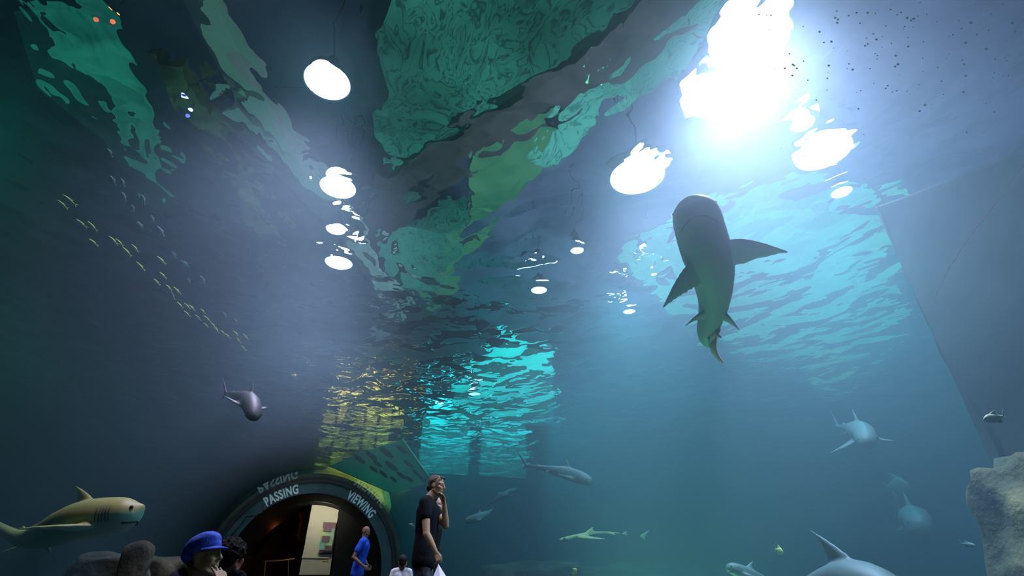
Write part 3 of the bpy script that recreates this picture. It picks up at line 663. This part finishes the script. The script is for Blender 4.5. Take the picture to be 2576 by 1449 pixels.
def place_fish(o, tail, head, up=(0, 0, 1), L0=1.0, stretch=True):
    X = head - tail; L = X.length; X.normalize(); U = Vector(up); Z = (U - X * U.dot(X)).normalized(); Y = Z.cross(X)
    k = L / L0 / 1.1; mm = Matrix((X * k, Y * k, Z * k)).transposed().to_4x4(); mm.translation = (head + tail) / 2; o.matrix_world = mm
fm = fish_mesh(1, .17, .11, fork=.10); fm.materials.append(M['fish_lit_back'])
school = [(142, 502, 168, 524, 6.2), (155, 488, 190, 516, 6.2), (190, 551, 216, 571, 6.4), (219, 556, 242, 580, 6.4), (272, 593, 294, 614, 6.8), (290, 600, 308, 618, 6.8),
 (307, 621, 328, 643, 7), (222, 600, 244, 617, 6.6), (330, 614, 346, 632, 7), (394, 644, 414, 663, 7.2), (342, 658, 362, 680, 7.2), (400, 684, 416, 699, 7.4), (386, 701, 400, 716, 7.6),
 (417, 716, 430, 730, 7.8), (436, 722, 452, 738, 7.8), (430, 733, 437, 752, 7.8), (445, 760, 458, 774, 8), (463, 762, 476, 776, 8), (475, 767, 488, 780, 8), (462, 782, 476, 795, 8.2),
 (504, 777, 514, 787, 8.4), (490, 792, 504, 805, 8.4), (512, 794, 528, 808, 8.6), (511, 812, 522, 822, 8.6), (530, 812, 541, 824, 8.8), (539, 822, 548, 836, 8.8), (554, 830, 564, 842, 9), (566, 840, 577, 850, 9),
 (586, 833, 597, 842, 9.2), (611, 840, 622, 853, 9.2), (594, 850, 603, 861, 9.4), (606, 868, 616, 880, 9.4)]
first = None
for i, (x0, y0, x1, y1, d) in enumerate(school):
    if first is None: o = link('small_fish', fm); first = o
    else: o = first.copy(); COL.objects.link(o)
    place_fish(o, at(x1 + 3, y1 + 2, d + .1), at(x0 - 1, y0 - 1, d), up=(.2, -.2, 1))
    tag(o, 'small silver fish with yellow lit back in the long line at the left', 'fish', 'school of small fish at the left')
fm2 = fish_mesh(1, .34, .2, fork=.14); fm2.materials.append(M['fish_faint']); first = None
for (x0, y0, x1, y1, d) in [(266, 372, 284, 396, 6.6), (274, 440, 292, 468, 7), (302, 448, 314, 470, 7), (305, 482, 318, 508, 7.2), (354, 488, 366, 514, 7.4), (330, 514, 338, 534, 7.6), (342, 556, 362, 578, 7.8), (378, 540, 388, 560, 7.8), (394, 568, 414, 596, 7.6),
                            (430, 630, 444, 652, 8.6), (452, 655, 478, 672, 8.6), (470, 698, 480, 716, 9), (502, 692, 516, 718, 9), (560, 786, 570, 800, 9.6), (588, 800, 596, 816, 9.6)]:
    if first is None: o = link('grey_fish', fm2); first = o
    else: o = first.copy(); COL.objects.link(o)
    place_fish(o, at(x1, y1, d + .1), at(x0, y0, d), up=(.2, -.2, 1))
    tag(o, 'faint grey green fish drifting above the yellow lit school', 'fish', 'faint fish above the school')
def one_fish(name, me, mat, tail, head, label, up=(0, 0, 1)):
    me.materials.append(mat); o = link(name, me); place_fish(o, tail, head, up); tag(o, label, 'fish'); 
    bm = bmesh.new(); bmesh.ops.create_uvsphere(bm, u_segments=8, v_segments=6, radius=.03)
    for sd in (1, -1):
        e = bpy.data.objects.get('x'); b2_ = bmesh.new(); bmesh.ops.create_uvsphere(b2_, u_segments=8, v_segments=6, radius=.025); e = from_bm('eye', b2_, M['mouth'], o); e.location = (.40, sd * .055, .03)
    bm.free(); return o
one_fish('jack_fish', fish_mesh(1, .42, .2, fork=.3), M['fish_green'], at(2530, 1046, 4.9), at(2471, 1057, 4.8), 'green silver fish with forked yellow tail near the right edge')
one_fish('yellow_fish', fish_mesh(1, .6, .16, fork=.35), M['fish_yellow'], at(1949, 1380, 7.2), at(1972, 1391, 7.1), 'small bright yellow fish low in the right half')
one_fish('yellow_fish', fish_mesh(1, .6, .16, fork=.35), M['fish_yellow'], at(1440, 1446, 7.6), at(1452, 1432, 7.5), 'small yellow fish at the bottom edge beside the rock bank')
one_fish('grey_fish', fish_mesh(1, .3, .2, fork=.2), M['fish_faint'], at(2415, 1366, 6.8), at(2458, 1374, 6.7), 'faint grey fish in front of the lower right rock')
one_fish('round_fish', fish_mesh(1, .62, .3, fork=.2), M['fish_faint'], at(2225, 1225, 12.4), at(2292, 1222, 12), 'faint rounded fish deep in the blue above the rock')
one_fish('silver_fish', fish_mesh(1, .5, .2, fork=.2), M['fish_faint'], at(1045, 1326, 11), at(1028, 1318, 11), 'tiny pale fish between archway and standing man')

lamp('belly_fill', 'SPOT', (4.6, 7.2, -1.5), 620, (.6, 1, .6), at(1770, 590, 4.95), spot_size=R(50), spot_blend=.8, shadow_soft_size=.1)  # unseen green uplight added to lift the big shark's belly
# ------------------------------------------------------------------ people
def skin(name, c): return mottled(name, [v * .85 for v in c], c, 14, .55, .05)
M['skin_tan'] = skin('tan skin', (.42, .28, .16)); M['skin_dark'] = skin('dark brown skin', (.20, .10, .06)); M['skin_fair'] = skin('fair skin', (.62, .44, .32)); M['skin_olive'] = skin('olive skin', (.46, .36, .20))
M['hair_brown'] = mottled('short brown hair', (.04, .025, .015), (.12, .08, .05), 60, .7, .6); M['hair_black'] = mottled('black hair', (.005, .004, .004), (.015, .014, .014), 50, .8, .7, spec=.05)
M['cloth_black'] = mottled('black cotton', (.002, .0025, .003), (.005, .006, .007), 30, .9, .2, spec=.05); M['cloth_grey'] = mottled('dark grey denim', (.02, .022, .025), (.05, .055, .06), 40, .9, .3, spec=.05)
M['cloth_blue'] = mottled('bright blue cotton', (.01, .05, .42), (.015, .08, .55), 12, .85, .2); M['denim'] = mottled('speckled blue denim', (.02, .06, .42), (.10, .18, .75), 30, .9, .4)
M['cloth_white'] = mottled('white cotton', (.55, .57, .55), (.7, .72, .7), 12, .9, .2); M['paper'] = mottled('white paper', (.75, .8, .85), (.85, .88, .92), 6, .7, 0)
M['eye'] = mottled('eye white', (.26, .25, .24), (.32, .31, .3), 3, .3, 0); M['glass_dark'] = mottled('dark lens', (.01, .01, .015), (.03, .02, .04), 3, .08, 0, spec=.8); M['shoe'] = mottled('dark shoe leather', (.01, .01, .01), (.03, .03, .03), 9, .5, .2)
M['cloth_navy'] = mottled('dark navy cotton', (.008, .01, .02), (.015, .02, .04), 14, .9, .2)
def caps(bm, p0, r0, p1, r1, n=14):
    p0, p1 = Vector(p0), Vector(p1); d = (p1 - p0); l = d.length
    if l < 1e-5: d = Vector((0, 0, 1)); l = 1e-4
    d.normalize(); a = Vector((0, 0, 1)) if abs(d.z) < .9 else Vector((1, 0, 0)); u = d.cross(a).normalized(); v = d.cross(u); rings = []
    for k in range(5): t = R(90 * k / 5 + 4); rings.append((p0 - d * r0 * math.cos(t), r0 * math.sin(t)))
    rings.append((p0, r0)); rings.append((p1, r1))
    for k in range(4, -1, -1): t = R(90 * k / 5 + 4); rings.append((p1 + d * r1 * math.cos(t), r1 * math.sin(t)))
    V = [[bm.verts.new(c + (u * math.cos(2 * math.pi * q / n) + v * math.sin(2 * math.pi * q / n)) * r) for q in range(n)] for c, r in rings]
    for A, B in zip(V, V[1:]):
        for q in range(n): bm.faces.new((A[q], A[(q + 1) % n], B[(q + 1) % n], B[q]))
    bm.faces.new(list(reversed(V[0]))); bm.faces.new(V[-1])
def ell(bm, c, rx, X, ry, Y, rz, Z):
    m4 = Matrix((X * rx, Y * ry, Z * rz)).transposed().to_4x4(); m4.translation = c
    bmesh.ops.create_uvsphere(bm, u_segments=24, v_segments=16, radius=1, matrix=m4)
def solid(name, bm, mat, parent, loc, voxel, smooth=3):
    bmesh.ops.translate(bm, verts=bm.verts, vec=-loc); o = from_bm(name, bm, mat)
    if parent: o.parent = parent
    else: o.location = loc
    md = o.modifiers.new('merge', 'REMESH'); md.mode = 'VOXEL'; md.voxel_size = voxel; md.use_smooth_shade = True
    ms = o.modifiers.new('soften', 'SMOOTH'); ms.iterations = smooth; ms.factor = .5
    return o
def head_prims(bm, c, F, S, U, k=1.0):
    g = lambda f, s, u: c + (F * f + S * s + U * u) * k
    ell(bm, g(-.012, 0, .025), .092 * k, F, .073 * k, S, .090 * k, U)
    ell(bm, g(.025, 0, -.040), .062 * k, F, .056 * k, S, .074 * k, U)
    caps(bm, g(.066, .012, -.098), .018 * k, g(.066, -.012, -.098), .018 * k)
    for s in (1, -1):
        caps(bm, g(-.01, s * .055, -.05), .018 * k, g(.055, s * .028, -.092), .018 * k)       # jaw line
        caps(bm, g(.076, s * .012, .030), .011 * k, g(.058, s * .048, .028), .011 * k)        # brow
        caps(bm, g(.064, s * .036, -.022), .022 * k, g(.052, s * .044, -.015), .02 * k)       # cheek
        ell(bm, g(-.008, s * .073, -.005), .019 * k, F, .009 * k, S, .031 * k, U)             # ear
        caps(bm, g(.094, s * .010, -.030), .008 * k, g(.090, s * .012, -.030), .007 * k)      # nostril
    caps(bm, g(.086, 0, .016), .009 * k, g(.106, 0, -.024), .012 * k)
    caps(bm, g(.084, .020, -.055), .007 * k, g(.084, -.020, -.055), .007 * k); caps(bm, g(.090, .008, -.052), .007 * k, g(.090, -.008, -.052), .007 * k)
    caps(bm, g(.082, .016, -.068), .008 * k, g(.082, -.016, -.068), .008 * k)
def hand_prims(bm, w, D, Nn, T, curl=40, k=1.0, spread=5, thumb=35):
    """wrist w, D toward the fingers, Nn out of the palm, T toward the thumb"""
    D, Nn, T = D.normalized(), Nn.normalized(), T.normalized()
    LN = [.040, .044, .041, .032]
    for i, ofs in enumerate((.030, .010, -.010, -.028)):
        kn = w + (D * (.088 - .006 * abs(i - 1.2)) + T * ofs) * k
        caps(bm, w + D * .012 * k + T * ofs * .6 * k, .015 * k, kn, .0105 * k, 10)
        a = 0; p = kn; d0 = (D + T * math.tan(R(spread)) * (1.2 - i) * .6).normalized(); r = .0092 * k
        for seg, f in enumerate((1, .66, .5)):
            a += curl * (1, 1.1, .8)[seg]; d = d0 * math.cos(R(a)) + Nn * math.sin(R(a)); q = p + d * LN[i] * f * k
            caps(bm, p, r, q, r * .9, 10); p = q; r *= .9
    b = w + (D * .022 + T * .022 + Nn * .006) * k; q = b + (D * math.cos(R(thumb)) + T * math.sin(R(thumb)) + Nn * .25) * .045 * k; q2 = q + (D * .9 + T * .15 + Nn * .45).normalized() * .034 * k; q3 = q2 + (D * .85 - T * .1 + Nn * .6).normalized() * .024 * k
    caps(bm, b, .016 * k, q, .0115 * k, 10); caps(bm, q, .0112 * k, q2, .0098 * k, 10); caps(bm, q2, .0096 * k, q3, .0085 * k, 10)
def person(label, loc, face, H, sk, hair, shirt, trousers, arms=None, head_face=None, head_at=None, vox=.008, sleeve=.45, lean=(0, 0), hair_kind='short', stride=.0, hands=None, hk=1.0, build=1.0, group=None, shirt_len=.49):
    loc = Vector(loc); F = Vector(face).normalized(); U = Vector((0, 0, 1)); S = U.cross(F)
    def g(f, s, u):
        t = max(0, (u - .5)) * 2; return loc + (F * (f + lean[0] * t) + S * (s + lean[1] * t) + U * u) * H
    b = build
    if head_at: H = Vector(head_at).z / .928
    HF = Vector(head_face or face).normalized(); HS = U.cross(HF).normalized(); HU = HF.cross(HS)
    hc = Vector(head_at) if head_at else g(.012, 0, .928)
    k = H / 1.78 if H > 1.4 else (.80 + .2 * (H - .9) / .5); k *= hk
    A = {1: [g(0, .115 * b, .81), g(-.015, .150 * b, .64), g(.03, .150 * b, .50)], -1: [g(0, -.115 * b, .81), g(-.015, -.150 * b, .64), g(.03, -.150 * b, .50)]}
    for kk, v in (arms or {}).items(): A[kk] = [A[kk][0] if v[0] is None else Vector(v[0]), Vector(v[1]), Vector(v[2])]
    legs = {s: [g(0, s * .052, .52), g(.015 + stride * s * .5, s * .055, .285), g(stride * s - .01, s * .055, .045)] for s in (1, -1)}
    bm = bmesh.new(); head_prims(bm, hc, HF, HS, HU, k)
    caps(bm, hc - HU * .06 * k - HF * .015 * k, .052 * k, g(-.005, 0, .83), .036 * H)
    def torso(bm, e):
        for s in (1, -1):
            caps(bm, g(.005, s * .045, .76), (.062 * b + e) * H, g(0, s * .035, .64), (.054 * b + e) * H)
            caps(bm, g(0, s * .035, .64), (.054 * b + e) * H, g(0, s * .045, .53), (.058 * b + e) * H)
            caps(bm, g(-.005, s * .02, .83), (.03 + e) * H, g(0, s * .10 * b, .812), (.034 * b + e) * H)
            caps(bm, g(0, s * .02, .72), (.06 * b + e) * H, g(0, s * .02, .55), (.055 * b + e) * H)
    torso(bm, 0)
    for s in (1, -1):
        a, e, w = A[s]; caps(bm, a, .030 * b * H, a.lerp(e, .5), .027 * b * H); caps(bm, a.lerp(e, .5), .027 * b * H, e, .021 * H); caps(bm, e, .022 * b * H, e.lerp(w, .3), .0225 * b * H); caps(bm, e.lerp(w, .3), .0225 * b * H, w, .0145 * H)
        h, kn, an = legs[s]; caps(bm, h, .05 * H, kn, .032 * H); caps(bm, kn, .032 * H, an, .02 * H); caps(bm, an, .02 * H, an + F * .09 * H - U * .022 * H, .018 * H)
        D = (w - e).normalized(); hs = (hands or {}).get(s, {})
        D2 = Vector(hs.get('D', D)); Nn = Vector(hs.get('N', -S * s)); Nn = (Nn - D2.normalized() * Nn.dot(D2.normalized())).normalized(); T = Vector(hs.get('T', F)); T = (T - D2.normalized() * T.dot(D2.normalized())); T = (T - Nn * T.dot(Nn)).normalized()
        hand_prims(bm, w, D2, Nn, T, hs.get('curl', 22), k, hs.get('spread', 4), hs.get('thumb', 35))
    body = solid('person', bm, sk, None, loc, vox, 2); tag(body, label, 'person', group)
    bm = bmesh.new(); e = .009
    torso(bm, e)
    for s in (1, -1):
        a, el, w = A[s]; q = a.lerp(el, min(sleeve, 1)); caps(bm, a, (.030 * b + e) * H, q, (.029 * b + e) * H)
        if sleeve > 1: caps(bm, q, (.022 * b + e) * H, el.lerp(w, sleeve - 1), (.017 + e) * H)
        caps(bm, g(0, s * .035, .60), (.056 * b + e) * H, g(0, s * .042, shirt_len), (.062 * b + e) * H)
    sh = solid('shirt', bm, shirt, body, loc, max(vox, .010), 3)
    bm = bmesh.new(); caps(bm, g(0, .03, .53), .055 * H, g(0, -.03, .53), .055 * H)
    for s in (1, -1):
        h, kn, an = legs[s]; caps(bm, h - U * .02 * H, .053 * H, kn, .042 * H); caps(bm, kn, .042 * H, an, .034 * H)
    solid('trousers', bm, trousers, body, loc, max(vox, .012), 3)
    for s in (1, -1):
        an = legs[s][2]; bm = bmesh.new(); caps(bm, an - U * .012 * H - F * .015 * H, .024 * H, an + F * .095 * H - U * .024 * H, .021 * H); solid('shoe', bm, M['shoe'], body, loc, .012, 2)
    # hair
    G = lambda f, s, u: hc + (HF * f + HS * s + HU * u) * k
    bm = bmesh.new(); ex = {'short': 0, 'curly': .02, 'none': -.002}[hair_kind]
    if hair_kind != 'none':
        ell(bm, G(-.026, 0, .040), (.088 + ex) * k, HF, (.0765 + ex) * k, HS, (.082 + ex) * k, HU)
        ell(bm, G(-.055, 0, -.005), (.052 + ex) * k, HF, (.062 + ex) * k, HS, (.065 + ex) * k, HU)
        if hair_kind == 'curly':
            rnd = random.Random(3)
            for q in range(90):
                a = rnd.uniform(0, 6.28); e_ = rnd.uniform(-.3, 1.5); v = (HF * math.cos(a) * math.cos(e_) + HS * math.sin(a) * math.cos(e_) + HU * math.sin(e_))
                if v.dot(HF) > .75: continue
                caps(bm, G(-.03, 0, .03) + v * .088 * k, .014 * k, G(-.03, 0, .03) + v * .112 * k, .010 * k, 8)
        solid('hair', bm, hair, body, loc, .006, 1)
    for s in (1, -1):
        bm = bmesh.new(); bmesh.ops.create_uvsphere(bm, u_segments=14, v_segments=10, radius=.0125 * k, matrix=Matrix.Translation(G(.0690, s * .031, .008) - loc)); e = from_bm('eye', bm, M['eye'], body)
        bm = bmesh.new(); bmesh.ops.create_uvsphere(bm, u_segments=10, v_segments=8, radius=.0055 * k, matrix=Matrix.Translation(G(.0775, s * .031, .008) - loc)); from_bm('pupil', bm, M['mouth'], e)
    return body, G, (HF, HS, HU), k, A
# standing man
hman = on_z(1099, 1222, 1.70); YM = hman.y; print('YM', YM)
def pm(x, y, dy=0): return on_y(x, y, YM + dy)
base = pm(1065, 1430, .02); base.z = 0
fa = Vector((.93, -.36, 0))
man, G, (HF, HS, HU), k, A = person('tall man in black t-shirt, hand at his mouth, sunglasses on his head', base, fa, 1.86, M['skin_tan'], M['hair_brown'], M['cloth_black'], M['cloth_grey'],
    arms={-1: [None, pm(1073, 1343, -.27), pm(1096, 1389, -.30)], 1: [None, pm(1121, 1322, .0), pm(1118, 1270, -.08)]},
    head_face=Vector((.80, -.60, -.10)), head_at=hman, vox=.0065, build=1.0, sleeve=.42,
    hands={1: dict(D=(-.18, -.05, 1), N=(-1, -.15, 0), T=(.1, 1, .2), curl=27, thumb=20), -1: dict(D=pm(1104, 1412, -.3) - pm(1096, 1389, -.3), N=(-.2, .9, 0), T=(.9, 0, .1), curl=40)})
def part_bm(name, bm, mat, par): bmesh.ops.translate(bm, verts=bm.verts, vec=-par.location); return from_bm(name, bm, mat, par)
sg = None
for s in (1, -1):
    bm = bmesh.new(); ell(bm, G(.062, s * .034, .093), .010 * k, (HF + HU * .7).normalized(), .030 * k, HS, .020 * k, (HU - HF * .7).normalized())
    if sg is None: sg = part_bm('sunglasses', bm, M['glass_dark'], man)
    else:
        bmesh.ops.translate(bm, verts=bm.verts, vec=-man.location); from_bm('lens', bm, M['glass_dark'], sg)
for s in (1, -1):
    vs, fs = tube_geo([G(.058, s * .066, .095) - man.location, G(.0, s * .084, .06) - man.location, G(-.06, s * .07, .03) - man.location], .0035, 6); mesh('temple_arm', vs, fs, M['glass_dark'], sg)
bm = bmesh.new(); ell(bm, G(-.095, 0, -.035), .022 * k, HF, .05 * k, HS, .035 * k, HU); part_bm('cap_flap', bm, M['cloth_black'], man)
bm = bmesh.new(); bmesh.ops.create_uvsphere(bm, u_segments=10, v_segments=8, radius=.007, matrix=Matrix.Translation(G(-.002, -.084, -.028))); part_bm('ear_stud', bm, M['mouth'], man)
pc = pm(1103, 1419, -.33); pap = slab('paper_sheet', [pc - pc, pm(1085, 1462, -.36) - pc, pm(1108, 1466, -.42) - pc, pm(1130, 1462, -.36) - pc], .004, M['paper'], None, up=(0, 1, 0)); pap.location = pc
tag(pap, "white paper sheet hanging from the standing man's lowered hand", 'paper')
# woman behind him
wl = on_y(1078, 1430, YM + .5); wl.z = 0
person('person hidden behind the tall man, only the face showing below his hand', wl, (.9, -.4, 0), 1.62, M['skin_fair'], M['hair_black'], M['cloth_black'], M['cloth_navy'],
       head_face=(.75, -.65, -.05), head_at=on_y(1100, 1271, YM + .36), vox=.009, arms={-1: [None, on_y(1066, 1350, YM + .4), on_y(1070, 1400, YM + .4)], 1: [None, on_y(1066, 1350, YM + .6), on_y(1070, 1400, YM + .6)]}, hair_kind='short', hk=.95)
# person in the blue shirt
hbl = on_z(921, 1338, 1.48); YB = hbl.y
def pb(x, y, dy=0): return on_y(x, y, YB + dy)
bl = pb(900, 1430); bl.z = 0
person('shaven headed person in bright blue t-shirt walking before the dark doorway', bl, (.95, -.30, 0), 1.60, M['skin_dark'], M['hair_black'], M['cloth_blue'], M['cloth_navy'],
       arms={-1: [None, pb(889, 1402, -.22), pb(914, 1424, -.25)], 1: [None, pb(912, 1400, .2), pb(925, 1422, .1)]}, head_face=(.80, -.55, -.28), head_at=hbl, vox=.009, hair_kind='none', stride=.10, lean=(.06, 0), sleeve=.55, shirt_len=.47)
# child in the cap
def pk(x, y, d): return at(x, y, d)
hc = pk(516, 1398, 3.65)
cl = Vector((hc.x - .08, hc.y + .05, 0)); Hc = hc.z / .925
kid, G, (HF, HS, HU), k, A = person('child in a blue denim cap at the lower left, hand raised to the chin', cl, (.95, -.25, 0), Hc, M['skin_olive'], M['hair_black'], M['cloth_navy'], M['cloth_grey'],
    head_face=(.86, -.42, .10), head_at=hc, vox=.006, arms={-1: [None, pk(520, 1560, 3.35), pk(560, 1488, 3.30)]}, hk=1.12,
    hands={-1: dict(D=pk(556, 1440, 3.36) - pk(560, 1488, 3.30), N=(-.5, .6, -.1), T=(-1, -.1, .1), curl=9, spread=8, thumb=45)}, sleeve=1.4, group=None)
HUc = (HU - HF * .38).normalized(); HFc = (HF + HU * .38).normalized()
bm = bmesh.new(); ell(bm, G(-.030, 0, .062), .112 * k, HFc, .092 * k, HS, .070 * k, HUc); ell(bm, G(-.018, 0, .034), .108 * k, HFc, .088 * k, HS, .05 * k, HUc); ell(bm, G(-.07, 0, .015), .07 * k, HF, .085 * k, HS, .06 * k, HU)
cap = solid('cap', bm, M['denim'], kid, kid.location, .006, 3)
vs = []; n = 16
for lay in (0, 1):
    for j in range(2):
        for i in range(n + 1):
            a = R(lerp(-70, 70, i / n)); r = (.094 if j == 0 else .098 + .045 * math.cos(a) ** .7)
            vs.append(G(0, 0, 0) + (HF * (math.cos(a) * r - .012) + HS * math.sin(a) * r * .86 + HU * (.048 - .004 * lay - (.016 if j else 0) - .012 * (1 - math.cos(a)))) * k - kid.location)
m_ = n + 1; fs = []
for i in range(n): fs += [(i, i + 1, m_ + i + 1, m_ + i), (2 * m_ + i, 3 * m_ + i, 3 * m_ + i + 1, 2 * m_ + i + 1), (m_ + i, m_ + i + 1, 3 * m_ + i + 1, 3 * m_ + i), (i, 2 * m_ + i, 2 * m_ + i + 1, i + 1)]
mesh('visor', vs, fs, M['denim'], cap)
# dark haired neighbour
hc = pk(585, 1402, 4.15); person('person with dark curly hair close behind the child in the cap', (hc.x - .02, hc.y + .03, 0), (.5, .85, 0), hc.z / .925, M['skin_dark'], M['hair_black'], M['cloth_black'], M['cloth_black'], head_face=(.7, .7, -.1), head_at=hc, vox=.010, hair_kind='curly')
# child in white seen from behind
hc = on_y(1013, 1414, 7.9); person('child in a white shirt seen from behind, at the foot of the standing man', (hc.x, hc.y + .02, 0), (.15, 1, 0), hc.z / .925, M['skin_dark'], M['hair_black'], M['cloth_white'], M['cloth_navy'], head_at=hc, vox=.010, hair_kind='short', hk=.95)
lamp('tunnel_light', 'SPOT', (1.7, 2.6, 1.6), 26, (1, .90, .58), base + Vector((.1, 0, 1.45)), spot_size=R(22), spot_blend=.6, shadow_soft_size=.1)
lamp('tunnel_light', 'SPOT', (.9, .2, 1.9), 5, (.85, .95, .55), kid.location + Vector((.1, 0, .85)), spot_size=R(16), spot_blend=.6, shadow_soft_size=.1)
lamp('tunnel_light', 'AREA', (1.2, 8.2, 2.2), 1.1, (.9, .9, 1), (.5, 10.3, 1.2), size=.3)

# fine scratches and air bubbles on the acrylic
m, nt, out = mat_new('white bubbles and scratches'); t_ = N(nt, 'ShaderNodeBsdfTranslucent'); t_.inputs[0].default_value = (.95, .97, 1, 1); d_ = N(nt, 'ShaderNodeBsdfDiffuse'); d_.inputs[0].default_value = (.9, .92, 1, 1); a_ = N(nt, 'ShaderNodeMixShader'); a_.inputs[0].default_value = .25; nt.links.new(t_.outputs[0], a_.inputs[1]); nt.links.new(d_.outputs[0], a_.inputs[2]); nt.links.new(a_.outputs[0], out.inputs['Surface']); M['scratch'] = m
def on_vault(px, py, r=VR - .006):
    d = ray(px, py); ox, oz = CAM.x - VX, CAM.z - VZ; a = d.x ** 2 + d.z ** 2; b = 2 * (ox * d.x + oz * d.z); c = ox * ox + oz * oz - r * r
    return CAM + d * ((-b + math.sqrt(b * b - 4 * a * c)) / 2 / a)
for pts, lab in (([(866, 280), (880, 305), (940, 325), (1005, 340), (1018, 362), (1018, 392)], 'hair thin bent scratch on the acrylic right of the top left lamp'),
                 ([(2590, 390), (2540, 470), (2500, 520), (2430, 610), (2380, 690), (2342, 770)], 'long thin scratch on the acrylic at the right edge'),
                 ([(690, 218), (740, 220), (786, 221)], 'short straight scratch left of the top left lamp')):
    P = catmull([on_vault(*p) for p in pts], 24); o = tube('scratch', [p - P[0] for p in P], .0011, M['scratch'], n=5); o.location = P[0]; tag(o, lab, 'scratch', 'scratches on the tunnel acrylic')
rnd = random.Random(11); bm = bmesh.new()
for i in range(150):
    x = rnd.uniform(1900, 2560); y = rnd.uniform(5, 330) * rnd.uniform(.4, 1.1) + (x - 1900) * .1 * rnd.random(); p = on_vault(x, y, VR + .06 + rnd.uniform(0, .4)); r = rnd.choice((.0014, .0018, .0024, .0034))
    bmesh.ops.create_icosphere(bm, subdivisions=1, radius=r, matrix=Matrix.Translation(p) @ Matrix.Diagonal((1.5, 1, 1, 1)))
tag(from_bm('air_bubbles', bm, M['scratch']), 'scatter of tiny white air bubbles at the top right', 'bubbles', kind='stuff')
